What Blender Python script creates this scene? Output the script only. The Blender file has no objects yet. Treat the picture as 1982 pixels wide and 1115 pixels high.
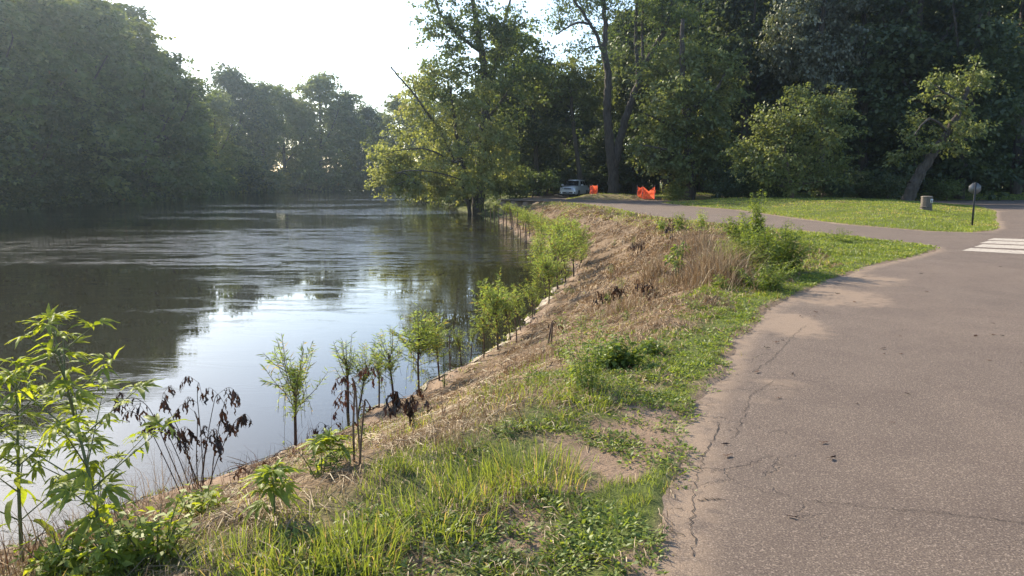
import bpy, math, random
import numpy as np
from mathutils import Vector, Matrix
R = math.radians
sc = bpy.context.scene
COL = sc.collection

# ------------------------------------------------------------------ camera, world, sun, exposure
FX, CX, CY, HOR, CAMZ = 1450.0, 991.0, 557.5, 348.0, 1.7
PITCH = math.atan((CY - HOR) / FX)
cam_d = bpy.data.cameras.new('camera')
cam = bpy.data.objects.new('camera', cam_d); COL.objects.link(cam)
cam.location = (0, 0, CAMZ)
cam.rotation_euler = (R(90) - PITCH, 0, 0)
cam_d.sensor_width = 36.0
cam_d.lens = 36.0 * FX / 1982.0
cam_d.clip_start = 0.05; cam_d.clip_end = 3000
sc.camera = cam

SUN_AZ, SUN_EL = -42.0, 31.0          # azimuth from +Y, clockwise positive
world = bpy.data.worlds.new('World'); sc.world = world
world.use_nodes = True
wn = world.node_tree.nodes; wl = world.node_tree.links
bg = wn['Background']
sky = wn.new('ShaderNodeTexSky'); sky.sky_type = 'NISHITA'; sky.sun_disc = False
sky.sun_elevation = R(SUN_EL); sky.sun_rotation = R(SUN_AZ)
sky.air_density = 1.0; sky.dust_density = 1.0; sky.ozone_density = 2.0
wl.new(sky.outputs[0], bg.inputs[0]); bg.inputs[1].default_value = 0.14
sd = bpy.data.lights.new('sun', 'SUN'); sd.energy = 5.0; sd.angle = R(0.6); sd.color = (1.0, 0.86, 0.66)
so = bpy.data.objects.new('sun', sd); COL.objects.link(so)
dsun = Vector((math.sin(R(SUN_AZ)) * math.cos(R(SUN_EL)), math.cos(R(SUN_AZ)) * math.cos(R(SUN_EL)), math.sin(R(SUN_EL))))
so.rotation_euler = (-dsun).to_track_quat('-Z', 'Y').to_euler()
so.location = (-30, 30, 60)
vs = sc.view_settings
vs.view_transform = 'Standard'; vs.look = 'None'; vs.gamma = 1; vs.use_curve_mapping = False
vs.exposure = 1.1
cy = sc.cycles
cy.max_bounces = 6; cy.diffuse_bounces = 3; cy.glossy_bounces = 3; cy.transmission_bounces = 4
cy.volume_bounces = 0; cy.transparent_max_bounces = 6; cy.sample_clamp_indirect = 4.0; cy.sample_clamp_direct = 10.0; cy.caustics_reflective = False; cy.caustics_refractive = False

# ------------------------------------------------------------------ helpers
rng = np.random.default_rng(7)

def PXD(px, py, d):
    """the point seen at (px, py) of the photograph, d metres ahead"""
    u = (px - CX) / FX; v = -(py - CY) / FX
    fy = math.cos(PITCH) + v * math.sin(PITCH); fz = -math.sin(PITCH) + v * math.cos(PITCH)
    return np.array([u * d / fy, d, CAMZ + fz * d / fy])
def PXZ(px, py, z=0.0):
    u = (px - CX) / FX; v = -(py - CY) / FX
    fy = math.cos(PITCH) + v * math.sin(PITCH); fz = -math.sin(PITCH) + v * math.cos(PITCH)
    t = (z - CAMZ) / fz
    return np.array([u * t, fy * t, z])

def _h(ix, iy, s):
    n = (ix.astype(np.int64) * 374761393 + iy.astype(np.int64) * 668265263 + s * 1442695041) & 0x7fffffff
    n = ((n ^ (n >> 13)) * 1274126177) & 0x7fffffff
    n = n ^ (n >> 16)
    return (n & 0xffffff) / float(0xffffff)
def vnoise(x, y, s=0):
    xi = np.floor(x); yi = np.floor(y); fx = x - xi; fy = y - yi
    fx = fx * fx * (3 - 2 * fx); fy = fy * fy * (3 - 2 * fy)
    xi = xi.astype(np.int64); yi = yi.astype(np.int64)
    a = _h(xi, yi, s); b = _h(xi + 1, yi, s); c = _h(xi, yi + 1, s); d = _h(xi + 1, yi + 1, s)
    return (a * (1 - fx) + b * fx) * (1 - fy) + (c * (1 - fx) + d * fx) * fy
def fbm(x, y, f=1.0, o=3, s=0):
    t = 0; a = 1; tot = 0
    for k in range(o):
        t = t + a * vnoise(x * f + 17.3 * k, y * f - 9.1 * k, s + k); tot += a; a *= 0.5; f *= 2.03
    return t / tot
def sstep(a, b, x):
    t = np.clip((x - a) / (b - a), 0, 1); return t * t * (3 - 2 * t)

def sdpoly(x, y, P):
    """signed distance to a closed polygon, negative inside"""
    P = np.asarray(P, float); n = len(P)
    d2 = np.full(x.shape, 1e18); ins = np.zeros(x.shape, bool)
    for i in range(n):
        a = P[i]; b = P[(i + 1) % n]; e = b - a
        wx = x - a[0]; wy = y - a[1]
        t = np.clip((wx * e[0] + wy * e[1]) / (e @ e), 0, 1)
        dx = wx - t * e[0]; dy = wy - t * e[1]
        d2 = np.minimum(d2, dx * dx + dy * dy)
        c = ((a[1] > y) != (b[1] > y))
        with np.errstate(divide='ignore', invalid='ignore'):
            xx = (b[0] - a[0]) * (y - a[1]) / (b[1] - a[1] + 1e-12) + a[0]
        ins ^= c & (x < xx)
    d = np.sqrt(d2)
    return np.where(ins, -d, d)

WZ = -1.5                         # water level
shore_px = [(420, 925), (500, 900), (570, 870), (640, 842), (720, 797), (800, 765), (900, 708), (980, 658), (1035, 608), (1075, 562),
            (1100, 530), (1085, 505), (1050, 480), (1011, 460), (992, 445), (955, 422), (927, 414), (900, 410), (872, 401)]
SHORE = [(-16, -14), (-9, -2), (-6.4, 3), (-5.0, 5.2), (-4.1, 6.6)] + [tuple(PXZ(a, b, WZ)[:2]) for a, b in shore_px] + \
        [(-9.5, 100), (-11.5, 125), (-20, 155), (-36, 205), (-30, 225), (0, 240)]
LEFT = [(60, 262), (0, 264), (-40, 262), (-68, 246), (-80, 211), (-72, 170), (-64, 125), (-59, 89), (-54, 60), (-50, 20), (-46, -30)]
RIVER = [(-16, -30)] + SHORE + [(60, 240)] + LEFT
BIG = [(0.35, 1), (0.74, 3.2), (0.98, 3.9), (1.42, 5.45), (1.85, 6.4), (2.1, 7.0), (2.5, 8.0), (2.95, 8.7), (3.4, 9.8), (4.36, 11.1), (5.6, 12.8), (7.2, 14.8), (9.0, 16.6), (10.4, 18.2),
       (10.8, 19.0), (10.9, 20.1), (10.5, 21.4), (10.3, 23), (8.7, 27), (7.3, 31.6), (6.4, 36), (6.2, 46.5), (4.3, 57.3), (1.5, 61.5),
       (-1, 64), (-1, 67), (1.2, 70), (2.2, 78), (3, 97), (10, 97), (10.8, 80), (13, 68), (17, 64.5), (24, 66), (34, 63.5), (60, 65), (120, 66), (120, -22), (-1.6, -22), (-0.8, -4)]
ISL = [(12.6, 33), (12.8, 43), (11.4, 49), (11, 56), (13, 60.2), (20, 61.5), (28, 60), (30.8, 55), (30.2, 49), (26.4, 41), (20, 31), (17.6, 27), (16.1, 25.1), (14.9, 24.3), (13.9, 25.0), (12.9, 28.3)]
MND = [(4.7, 66), (7, 64.3), (10, 63.4), (12.3, 62.9), (12.4, 66), (11.2, 72), (8.8, 73.5), (6.2, 72.5), (5.0, 69.5)]

def d_asph(x, y):
    return np.maximum(np.maximum(sdpoly(x, y, BIG), -sdpoly(x, y, ISL)), -sdpoly(x, y, MND))
def d_riv(x, y):
    d = sdpoly(x, y, RIVER)
    return d + (fbm(x, y, 1.1, 4, 133) - 0.5) * np.clip(0.35 + y * 0.018, 0.35, 1.4) * np.exp(-(d / 1.6) ** 2)
BW = 4.3
def terrain(x, y, dr=None, da=None):
    x = np.asarray(x, float); y = np.asarray(y, float)
    if dr is None: dr = d_riv(x, y)
    if da is None: da = d_asph(x, y)
    t = np.clip(dr / BW, 0, 1)
    base = WZ + 1.5 * (0.25 * t + 0.75 * t * t * (3 - 2 * t)) * 1.0 + 0.10 * sstep(0, 0.35, dr) * (1 - t)
    base = np.where(dr < 0, WZ + np.clip(dr * 0.45, -1.6, 0), base)
    amp = sstep(0.1, 1.5, dr)
    n = (fbm(x, y, 1.1, 3, 3) - 0.5) * 0.16 * amp + (fbm(x, y, 6.0, 2, 9) - 0.5) * 0.035
    flat = sstep(-0.2, 1.6, da)
    hill = 0.34 * sstep(0, 6, da) * sstep(9, 14, x) * sstep(20, 30, y) + 0.42 * sstep(0, 2.6, da) * (sdpoly(x, y, MND) < 0)
    land = base + n * flat + hill + (fbm(x, y, 9.0, 2, 21) - 0.5) * 0.02 + 0.006
    e = sstep(-0.11, 0.13, da + (fbm(x, y, 2.2, 3, 5) - 0.5) * 0.42)
    return np.where(da < 1.0, -0.055 * (1 - e) + (land + 0.012) * e, land + 0.012)
def gz(x, y):
    return float(terrain(np.array([x]), np.array([y]))[0])
def ground_px(px, py):
    """march the view ray of a pixel to the terrain"""
    u = (px - CX) / FX; v = -(py - CY) / FX
    fy = math.cos(PITCH) + v * math.sin(PITCH); fz = -math.sin(PITCH) + v * math.cos(PITCH)
    t = np.geomspace(1.5, 300, 900)
    X = u * t; Y = fy * t; Z = CAMZ + fz * t
    T = np.maximum(terrain(X, Y), WZ)
    k = int(np.argmax(Z < T))
    if k == 0: k = len(t) - 1
    return np.array([X[k], Y[k], T[k]])

# ------------------------------------------------------------------ materials
def newmat(name):
    m = bpy.data.materials.new(name); m.use_nodes = True
    nt = m.node_tree; nt.nodes.clear()
    out = nt.nodes.new('ShaderNodeOutputMaterial')
    return m, nt, out
def nd(nt, t, **kw):
    n = nt.nodes.new(t)
    for k, v in kw.items():
        if k.startswith('i_'):
            key = k[2:]
            n.inputs[int(key) if key.isdigit() else key].default_value = v
        else: setattr(n, k, v)
    return n
def ramp(nt, fac, stops, interp='LINEAR'):
    r = nt.nodes.new('ShaderNodeValToRGB'); r.color_ramp.interpolation = interp
    el = r.color_ramp.elements
    while len(el) > 1: el.remove(el[-1])
    el[0].position = stops[0][0]; el[0].color = (*stops[0][1], 1) if len(stops[0][1]) == 3 else stops[0][1]
    for p, c in stops[1:]:
        e = el.new(p); e.color = (*c, 1)
    nt.links.new(fac, r.inputs[0]); return r.outputs[0]
def noise(nt, scale, detail=3, rough=0.55, dist=0.0, vec=None):
    n = nd(nt, 'ShaderNodeTexNoise'); n.inputs['Scale'].default_value = scale; n.inputs['Detail'].default_value = detail
    n.inputs['Roughness'].default_value = rough; n.inputs['Distortion'].default_value = dist
    if vec is not None: nt.links.new(vec, n.inputs['Vector'])
    return n.outputs['Fac']
def objvec(nt, scale=(1, 1, 1)):
    tc = nd(nt, 'ShaderNodeTexCoord'); mp = nd(nt, 'ShaderNodeMapping'); mp.inputs['Scale'].default_value = scale
    nt.links.new(tc.outputs['Object'], mp.inputs['Vector']); return mp.outputs[0]
def mixc(nt, f, a, b, blend='MIX'):
    m = nd(nt, 'ShaderNodeMix', data_type='RGBA', blend_type=blend)
    for s, v in ((0, f), (6, a), (7, b)):
        if isinstance(v, (int, float)): m.inputs[s].default_value = v
        elif isinstance(v, tuple): m.inputs[s].default_value = (*v, 1)
        else: nt.links.new(v, m.inputs[s])
    return m.outputs[2]
def mth(nt, op, a, b=None, clamp=False):
    m = nd(nt, 'ShaderNodeMath', operation=op, use_clamp=clamp)
    for s, v in ((0, a), (1, b)):
        if v is None: continue
        if isinstance(v, (int, float)): m.inputs[s].default_value = v
        else: nt.links.new(v, m.inputs[s])
    return m.outputs[0]
def attr(nt, name):
    return nd(nt, 'ShaderNodeAttribute', attribute_name=name).outputs['Fac']
def mrange(nt, v, a, b, c=0.0, d=1.0, smooth=True):
    m = nd(nt, 'ShaderNodeMapRange', interpolation_type='SMOOTHSTEP' if smooth else 'LINEAR')
    nt.links.new(v, m.inputs[0])
    for i, q in ((1, a), (2, b), (3, c), (4, d)): m.inputs[i].default_value = q
    return m.outputs[0]

def leaf_mat(name, cols, trans=0.45, tcol=None, gloss=0.03, gr=0.5, patch=0.0, k=1.75, patchcol=(0.2, 0.13, 0.04), scale=0.35):
    m, nt, out = newmat(name)
    r = attr(nt, 'rnd'); cols = [tuple(min(.9, q * k) for q in c_) for c_ in cols]
    c = ramp(nt, r, [(i / (len(cols) - 1), k) for i, k in enumerate(cols)])
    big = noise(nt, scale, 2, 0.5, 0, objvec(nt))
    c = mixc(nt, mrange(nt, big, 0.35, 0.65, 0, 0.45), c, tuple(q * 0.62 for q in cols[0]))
    if patch:
        c = mixc(nt, mrange(nt, r, 1 - patch - 0.01, 1 - patch), c, patchcol)
    df = nd(nt, 'ShaderNodeBsdfDiffuse'); nt.links.new(c, df.inputs[0])
    tr = nd(nt, 'ShaderNodeBsdfTranslucent')
    tc = mixc(nt, 1.0, c, tcol or (1.25, 1.35, 0.55), 'MULTIPLY'); nt.links.new(tc, tr.inputs[0])
    m1 = nd(nt, 'ShaderNodeMixShader'); m1.inputs[0].default_value = trans
    nt.links.new(df.outputs[0], m1.inputs[1]); nt.links.new(tr.outputs[0], m1.inputs[2])
    gl = nd(nt, 'ShaderNodeBsdfGlossy'); gl.inputs['Roughness'].default_value = gr; gl.inputs[0].default_value = (0.9, 0.95, 0.9, 1)
    m2 = nd(nt, 'ShaderNodeMixShader'); m2.inputs[0].default_value = gloss
    nt.links.new(m1.outputs[0], m2.inputs[1]); nt.links.new(gl.outputs[0], m2.inputs[2])
    nt.links.new(m2.outputs[0], out.inputs[0]); return m

def solid(name, col, rough=0.8, metal=0.0, var=0.25, scale=6.0, bump=0.0, bscale=20.0, coat=0.0, spec=0.5):
    m, nt, out = newmat(name)
    p = nd(nt, 'ShaderNodeBsdfPrincipled'); p.inputs['Roughness'].default_value = rough; p.inputs['Metallic'].default_value = metal
    p.inputs['Coat Weight'].default_value = coat; p.inputs['Specular IOR Level'].default_value = spec
    v = objvec(nt); n = noise(nt, scale, 4, 0.6, 0, v)
    c = mixc(nt, mrange(nt, n, 0.3, 0.7), tuple(q * (1 - var) for q in col), tuple(min(1, q * (1 + var)) for q in col))
    nt.links.new(c, p.inputs[0])
    if bump:
        b = nd(nt, 'ShaderNodeBump'); b.inputs['Strength'].default_value = 1; b.inputs['Distance'].default_value = bump
        nt.links.new(noise(nt, bscale, 4, 0.6, 0, v), b.inputs['Height']); nt.links.new(b.outputs[0], p.inputs['Normal'])
    nt.links.new(p.outputs[0], out.inputs[0]); return m

def bark_mat(name, c1, c2, s=9.0):
    m, nt, out = newmat(name)
    p = nd(nt, 'ShaderNodeBsdfPrincipled'); p.inputs['Roughness'].default_value = 0.9
    v = objvec(nt, (1, 1, 0.18)); n = noise(nt, s, 5, 0.65, 0.4, v)
    nt.links.new(ramp(nt, n, [(0.35, c1), (0.62, c2)]), p.inputs[0])
    b = nd(nt, 'ShaderNodeBump'); b.inputs['Distance'].default_value = 0.03
    nt.links.new(n, b.inputs['Height']); nt.links.new(b.outputs[0], p.inputs['Normal'])
    nt.links.new(p.outputs[0], out.inputs[0]); return m

M = {}
T1 = (1.25, 1.25, 0.75)
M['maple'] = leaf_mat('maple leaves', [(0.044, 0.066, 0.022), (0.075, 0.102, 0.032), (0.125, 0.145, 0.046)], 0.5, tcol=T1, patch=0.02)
M['maple_dark'] = leaf_mat('shade-tinted forest leaves', [(0.026, 0.040, 0.018), (0.044, 0.062, 0.026), (0.08, 0.095, 0.036)], 0.45, tcol=T1)  # darker copy of the maple leaves; forest shade is put into the colour
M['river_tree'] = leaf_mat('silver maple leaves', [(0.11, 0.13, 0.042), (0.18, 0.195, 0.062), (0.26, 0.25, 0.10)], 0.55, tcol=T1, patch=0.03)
M['maple_lit'] = leaf_mat('sun-tinted maple leaves', [(0.065, 0.085, 0.030), (0.105, 0.125, 0.042), (0.165, 0.172, 0.064)], 0.5, tcol=T1, patch=0.02)  # lighter copy of the maple leaves, partial sunlight painted into their colour
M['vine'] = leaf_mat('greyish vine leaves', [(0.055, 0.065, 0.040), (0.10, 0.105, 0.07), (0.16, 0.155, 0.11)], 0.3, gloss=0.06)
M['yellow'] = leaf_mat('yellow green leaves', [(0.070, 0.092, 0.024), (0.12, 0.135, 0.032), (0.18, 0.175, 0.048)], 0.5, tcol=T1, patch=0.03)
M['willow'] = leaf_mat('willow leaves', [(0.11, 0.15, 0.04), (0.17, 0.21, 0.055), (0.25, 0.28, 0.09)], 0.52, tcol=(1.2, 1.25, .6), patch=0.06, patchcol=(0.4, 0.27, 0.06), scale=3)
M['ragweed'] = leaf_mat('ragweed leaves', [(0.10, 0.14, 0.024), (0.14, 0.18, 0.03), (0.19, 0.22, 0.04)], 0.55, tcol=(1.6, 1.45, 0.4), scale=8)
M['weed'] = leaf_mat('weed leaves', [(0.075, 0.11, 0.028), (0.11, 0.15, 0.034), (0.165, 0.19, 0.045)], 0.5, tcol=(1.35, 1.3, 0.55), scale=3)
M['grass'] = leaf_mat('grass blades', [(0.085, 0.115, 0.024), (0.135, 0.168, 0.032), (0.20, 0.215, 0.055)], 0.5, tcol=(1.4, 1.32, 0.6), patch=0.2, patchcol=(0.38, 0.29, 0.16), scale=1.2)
M['straw'] = leaf_mat('dry straw', [(0.13, 0.082, 0.046), (0.28, 0.195, 0.115), (0.48, 0.37, 0.24)], 0.2, tcol=(1.1, 1.0, 0.8), scale=.8, k=1.05)
M['dead'] = leaf_mat('wilted dead leaves', [(0.022, 0.014, 0.011), (0.05, 0.031, 0.024), (0.11, 0.07, 0.048)], 0.25, tcol=(1.2, 0.8, 0.5), k=1)
M['reddry'] = leaf_mat('red brown dry leaves', [(0.06, 0.025, 0.02), (0.11, 0.05, 0.03), (0.16, 0.09, 0.05)], 0.25, tcol=(1.3, 0.8, 0.5), k=.8)
M['bark'] = bark_mat('grey brown bark', (0.028, 0.022, 0.018), (0.085, 0.07, 0.058))
M['bark_red'] = bark_mat('brown bark', (0.05, 0.033, 0.025), (0.15, 0.105, 0.08), 5)
M['stake'] = bark_mat('sapling bark', (0.045, 0.028, 0.02), (0.12, 0.075, 0.05), 30)
M['stem'] = solid('green weed stem', (0.10, 0.12, 0.045), 0.6, var=0.3, scale=14)
M['drystem'] = solid('dry stem', (0.15, 0.09, 0.055), 0.85, var=0.35, scale=14)

# ------------------------------------------------------------------ mesh makers
def mk(name, V, F, mat=None, parent=None, rnd=None, smooth=False, link=True, attrs=None):
    V = np.asarray(V, np.float32).reshape(-1, 3)
    if isinstance(F, np.ndarray) and F.ndim == 2: F = [F]
    F = [np.asarray(f, np.int32) for f in F if len(f)]
    me = bpy.data.meshes.new(name)
    me.vertices.add(len(V)); me.vertices.foreach_set('co', V.ravel())
    loops = np.concatenate([f.ravel() for f in F]); tot = np.concatenate([np.full(len(f), f.shape[1], np.int32) for f in F])
    start = np.concatenate([[0], np.cumsum(tot)[:-1]]).astype(np.int32)
    me.loops.add(len(loops)); me.loops.foreach_set('vertex_index', loops)
    me.polygons.add(len(tot)); me.polygons.foreach_set('loop_start', start); me.polygons.foreach_set('loop_total', tot)
    me.update(calc_edges=True)
    if rnd is not None:
        a = me.attributes.new('rnd', 'FLOAT', 'FACE'); a.data.foreach_set('value', np.asarray(rnd, np.float32))
    for k, v in (attrs or {}).items():
        a = me.attributes.new(k, 'FLOAT', 'POINT'); a.data.foreach_set('value', np.asarray(v, np.float32))
    if smooth: me.polygons.foreach_set('use_smooth', np.ones(len(tot), bool))
    if mat: me.materials.append(mat)
    if not link: return me
    return addob(name, me, parent)
def addob(name, me, parent=None, loc=None, rot=None, scale=None):
    o = bpy.data.objects.new(name, me); COL.objects.link(o)
    if parent: o.parent = parent
    if loc is not None: o.location = loc
    if rot is not None: o.rotation_euler = rot
    if scale is not None: o.scale = scale if hasattr(scale, '__len__') else (scale,) * 3
    return o
def tag(o, label=None, cat=None, group=None, kind=None):
    if label: o['label'] = label
    if cat: o['category'] = cat
    if group: o['group'] = group
    if kind: o['kind'] = kind
    return o
def thing(name, label, cat, loc=(0, 0, 0), rz=0.0, group=None, scale=None):
    o = addob(name, None, None, tuple(float(q) for q in loc), (0, 0, rz), scale)
    o.empty_display_size = 0.2
    return tag(o, label, cat, group)
def nrm(v):
    return v / (np.linalg.norm(v, axis=-1, keepdims=True) + 1e-9)

class Leaves:
    """collects folded leaf quads"""
    def __init__(s): s.V = []; s.r = []; s.n = 0
    def add(s, P, D, N, L, W, r=None, fold=0.12, rg=rng):
        P = np.asarray(P, float); k = len(P)
        if k == 0: return
        L = np.broadcast_to(L, (k,))[:, None]; W = np.broadcast_to(W, (k,))[:, None]
        D = nrm(D); S = nrm(np.cross(D, N)); N2 = np.cross(S, D)
        a = P; b = P + D * L * 0.42 + S * W * 0.5 + N2 * W * fold; c = P + D * L - N2 * L * 0.10; d = P + D * L * 0.42 - S * W * 0.5 + N2 * W * fold
        s.V.append(np.stack([a, b, c, d], 1).reshape(-1, 3)); s.r.append(rg.random(k) if r is None else r); s.n += k
    def mesh(s, name, mat, parent=None, link=True):
        V = np.concatenate(s.V); F = np.arange(s.n * 4, dtype=np.int32).reshape(-1, 4)
        return mk(name, V, F, mat, parent, np.concatenate(s.r), link=link)

def tube(pts, rad, k=8, cap=True):
    pts = np.asarray(pts, float); n = len(pts); rad = np.broadcast_to(rad, (n,))
    T = nrm(np.gradient(pts, axis=0)); ref = np.array([0.31, 0.95, 0.02]) if abs(T[0][2]) > 0.6 else np.array([0, 0, 1.0])
    A = nrm(np.cross(T, ref)); B = np.cross(T, A)
    th = np.arange(k) * 2 * np.pi / k
    V = pts[:, None] + rad[:, None, None] * (np.cos(th)[None, :, None] * A[:, None] + np.sin(th)[None, :, None] * B[:, None])
    i = np.arange(n - 1)[:, None] * k; j = np.arange(k)[None]; j2 = (j + 1) % k
    F = np.stack([i + j, i + j2, i + k + j2, i + k + j], -1).reshape(-1, 4)
    V = V.reshape(-1, 3)
    return V, F
class Tubes:
    def __init__(s): s.V = []; s.F = []; s.n = 0
    def add(s, pts, rad, k=6):
        V, F = tube(pts, rad, k); s.V.append(V); s.F.append(F + s.n); s.n += len(V)
    def raw(s, V, F): s.V.append(np.asarray(V, float)); s.F.append(np.asarray(F) + s.n); s.n += len(V)
    def mesh(s, name, mat, parent=None, link=True, smooth=True):
        return mk(name, np.concatenate(s.V), np.concatenate(s.F), mat, parent, smooth=smooth, link=link)
def curve(pts, n=8):
    """catmull-rom through pts"""
    p = np.asarray(pts, float); p = np.vstack([2 * p[0] - p[1], p, 2 * p[-1] - p[-2]]); out = []
    for i in range(1, len(p) - 2):
        for t in np.linspace(0, 1, n, endpoint=False):
            a, b, c, d = p[i - 1], p[i], p[i + 1], p[i + 2]
            out.append(0.5 * (2 * b + (c - a) * t + (2 * a - 5 * b + 4 * c - d) * t * t + (3 * b - a - 3 * c + d) * t ** 3))
    out.append(p[-2]); return np.array(out)

def frusta(P0, P1, r0, r1, k):
    P0 = np.asarray(P0); P1 = np.asarray(P1); T = nrm(P1 - P0)
    P1 = P1 + T * (r1[:, None] * 0.5)
    ref = np.where(np.abs(T[:, 2:3]) > 0.9, np.array([[1.0, 0, 0]]), np.array([[0, 0, 1.0]]))
    A = nrm(np.cross(T, ref)); B = np.cross(T, A); th = np.arange(k) * 2 * np.pi / k
    ring = np.cos(th)[None, :, None] * A[:, None] + np.sin(th)[None, :, None] * B[:, None]
    V = np.concatenate([P0[:, None] + ring * r0[:, None, None], P1[:, None] + ring * r1[:, None, None]], 1)
    n = len(P0); b = (np.arange(n) * 2 * k)[:, None]; j = np.arange(k)[None]; j2 = (j + 1) % k
    F = np.stack([b + j, b + j2, b + k + j2, b + k + j], -1).reshape(-1, 4)
    return V.reshape(-1, 3), F

def grow(seed, limbs, lobes, trunk_r, nleaf, leaf, clump_r, barem=(), flat=0.6, step=0.9, taper=2.2, droop=0.45, dens=1.0):
    """limbs: [(points, r0, r1)], lobes: [(centre, radii, clumps)] -> wood mesh arrays, Leaves"""
    rg = np.random.default_rng(seed)
    P = []; par = []; rmin = []
    for pts, r0, r1 in list(limbs) + list(barem):
        c = curve(pts, 7); base = -1
        if P:
            d = np.linalg.norm(np.array(P) - c[0], axis=1); base = int(np.argmin(d))
            if d[base] > 2.0: base = -1
        wob = (rg.random((len(c), 3)) - 0.5) * min(0.12, r0 * 0.5); wob[0] = 0; c = c + wob
        for i, q in enumerate(c):
            par.append(base if i == 0 else len(P) - 1); P.append(q)
            rmin.append(r0 + (r1 - r0) * i / (len(c) - 1))
        if pts is limbs[-1][0]: nlimb = len(P)
    C = []; CD = []
    for c, rad, n in lobes:
        n = max(3, int(n * dens)); v = rg.normal(size=(n, 3)); v = nrm(v) * (rg.random((n, 1)) ** 0.34) * rg.uniform(.85, 1.22, (n, 1))
        C.append(np.asarray(c) + v * np.asarray(rad)); CD.append(nrm(v))
    C = np.concatenate(C); CD = np.concatenate(CD)
    Pn = np.array(P)[:nlimb]
    dist = np.array([np.min(np.linalg.norm(Pn - c, axis=1)) for c in C]); order = np.argsort(dist)
    cap = len(P) + len(C) * 14; PA = np.zeros((cap, 3)); PA[:len(P)] = P; n = len(P); blocked = np.zeros(cap, bool); blocked[nlimb:len(P)] = True
    par = par + [0] * (cap - n); rmin = rmin + [0] * (cap - n)
    for ci in order:
        c = C[ci]; d = PA[:n] - c
        cost = np.sqrt((d * d).sum(1)) + 0.9 * np.maximum(0, d[:, 2] + 0.2) + blocked[:n] * 99
        b = int(np.argmin(cost)); L = np.linalg.norm(PA[b] - c); k = max(1, min(12, int(L / step)))
        a = PA[b].copy(); prev = b
        up = np.array([0, 0, 0.18 * L]); side = (rg.random(3) - 0.5) * 0.25 * L
        for i in range(1, k + 1):
            t = i / k
            q = a + (c - a) * t + (up + side) * math.sin(math.pi * t) * 0.7
            PA[n] = q; par[n] = prev; prev = n; n += 1
    PA = PA[:n]; par = np.array(par[:n]); rmin = np.array(rmin[:n])
    w = np.zeros(n); child = np.zeros(n, int)
    for i in range(n):
        if par[i] >= 0: child[par[i]] += 1
    w[child == 0] = 1
    for i in range(n - 1, -1, -1):
        if par[i] >= 0: w[par[i]] += w[i]
    r = 0.011 * np.maximum(w, 1) ** (1 / taper)
    r *= min(1.0, trunk_r / max(r.max(), 1e-6)) if r.max() > trunk_r else 1
    r = np.maximum(r, rmin)
    m = par >= 0; idx = np.where(m)[0]; pr = par[idx]
    r0 = np.minimum(r[pr], np.where(np.isin(idx, np.arange(nlimb)), 9, r[idx] * 1.6)); r1 = r[idx]
    thick = r1 > 0.05
    V1, F1 = frusta(PA[pr][thick], PA[idx][thick], r0[thick], r1[thick], 9)
    V2, F2 = frusta(PA[pr][~thick], PA[idx][~thick], r0[~thick], r1[~thick], 3)
    V = np.concatenate([V1, V2]); F = np.concatenate([F1, F2 + len(V1)])
    lv = Leaves()
    cc = np.repeat(C, nleaf, 0); k = len(cc)
    cr = np.repeat(clump_r * (0.6 + 0.8 * rg.random(len(C))), nleaf)[:, None]
    ax = nrm(CD * np.array([1, 1, 0.45]) + rg.normal(size=CD.shape) * 0.45 + np.array([0, 0, -0.25 * droop]))
    tt = rg.uniform(-1, 1, k)[:, None]
    o = rg.normal(size=(k, 3)) * np.array([0.30, 0.30, 0.17]) * (1.15 - 0.45 * np.abs(tt)) + np.repeat(ax, nleaf, 0) * tt * 1.15
    o[:, 2] -= 0.22 * droop * tt[:, 0] ** 2
    o = o * cr
    Pp = cc + o; out = nrm(o * np.array([1, 1, 0.2]))
    D = out * 0.7 + rg.normal(size=(k, 3)) * 0.5 + np.array([0, 0, -droop])
    N = np.array([0, 0, 1.0]) + rg.normal(size=(k, 3)) * 0.55 + out * 0.35
    L = leaf * (0.6 + 0.8 * rg.random(k))
    base = np.repeat(rg.random(len(C)) * 0.5, nleaf)
    lv.add(Pp, D, N, L, L * 0.72, np.clip(base + rg.random(k) * 0.5, 0, 0.999), rg=rg)
    return V, F, lv

def tree_things(tree, V, F, lv, bark, leaf):
    w = mk('trunk', V, F, bark, tree, smooth=True); c = lv.mesh('crown', leaf, tree); return w, c
def copy_thing(o, loc, rz, scale, label, cat=None, group=None):
    c = o.copy(); COL.objects.link(c); c.location = tuple(float(q) for q in loc); c.rotation_euler = (0, 0, rz)
    c.scale = scale if hasattr(scale, '__len__') else (scale,) * 3
    for ch in list(o.children):
        d = ch.copy(); COL.objects.link(d); d.parent = c
        for g in ch.children:
            e = g.copy(); COL.objects.link(e); e.parent = d
    c['label'] = label
    if cat: c['category'] = cat
    if group: c['group'] = group
    elif 'group' in c: del c['group']
    return c

# ================================================================== GROUND
nr, nc = 400, 420
w = np.geomspace(1.0, 330, nr); u = np.sign(np.linspace(-1, 1, nc)) * np.abs(np.linspace(-1, 1, nc)) ** 1.25 * 1.7
WW, UU = np.meshgrid(w, u, indexing='ij')
GX = (UU * WW).ravel(); GY = (WW - 4.5).ravel()
dr = d_riv(GX, GY); da = d_asph(GX, GY)
GZ = terrain(GX, GY, dr, da)
i = (np.arange(nr - 1)[:, None] * nc + np.arange(nc - 1)[None]).ravel()
GF = np.stack([i, i + 1, i + nc + 1, i + nc], 1)

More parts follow.
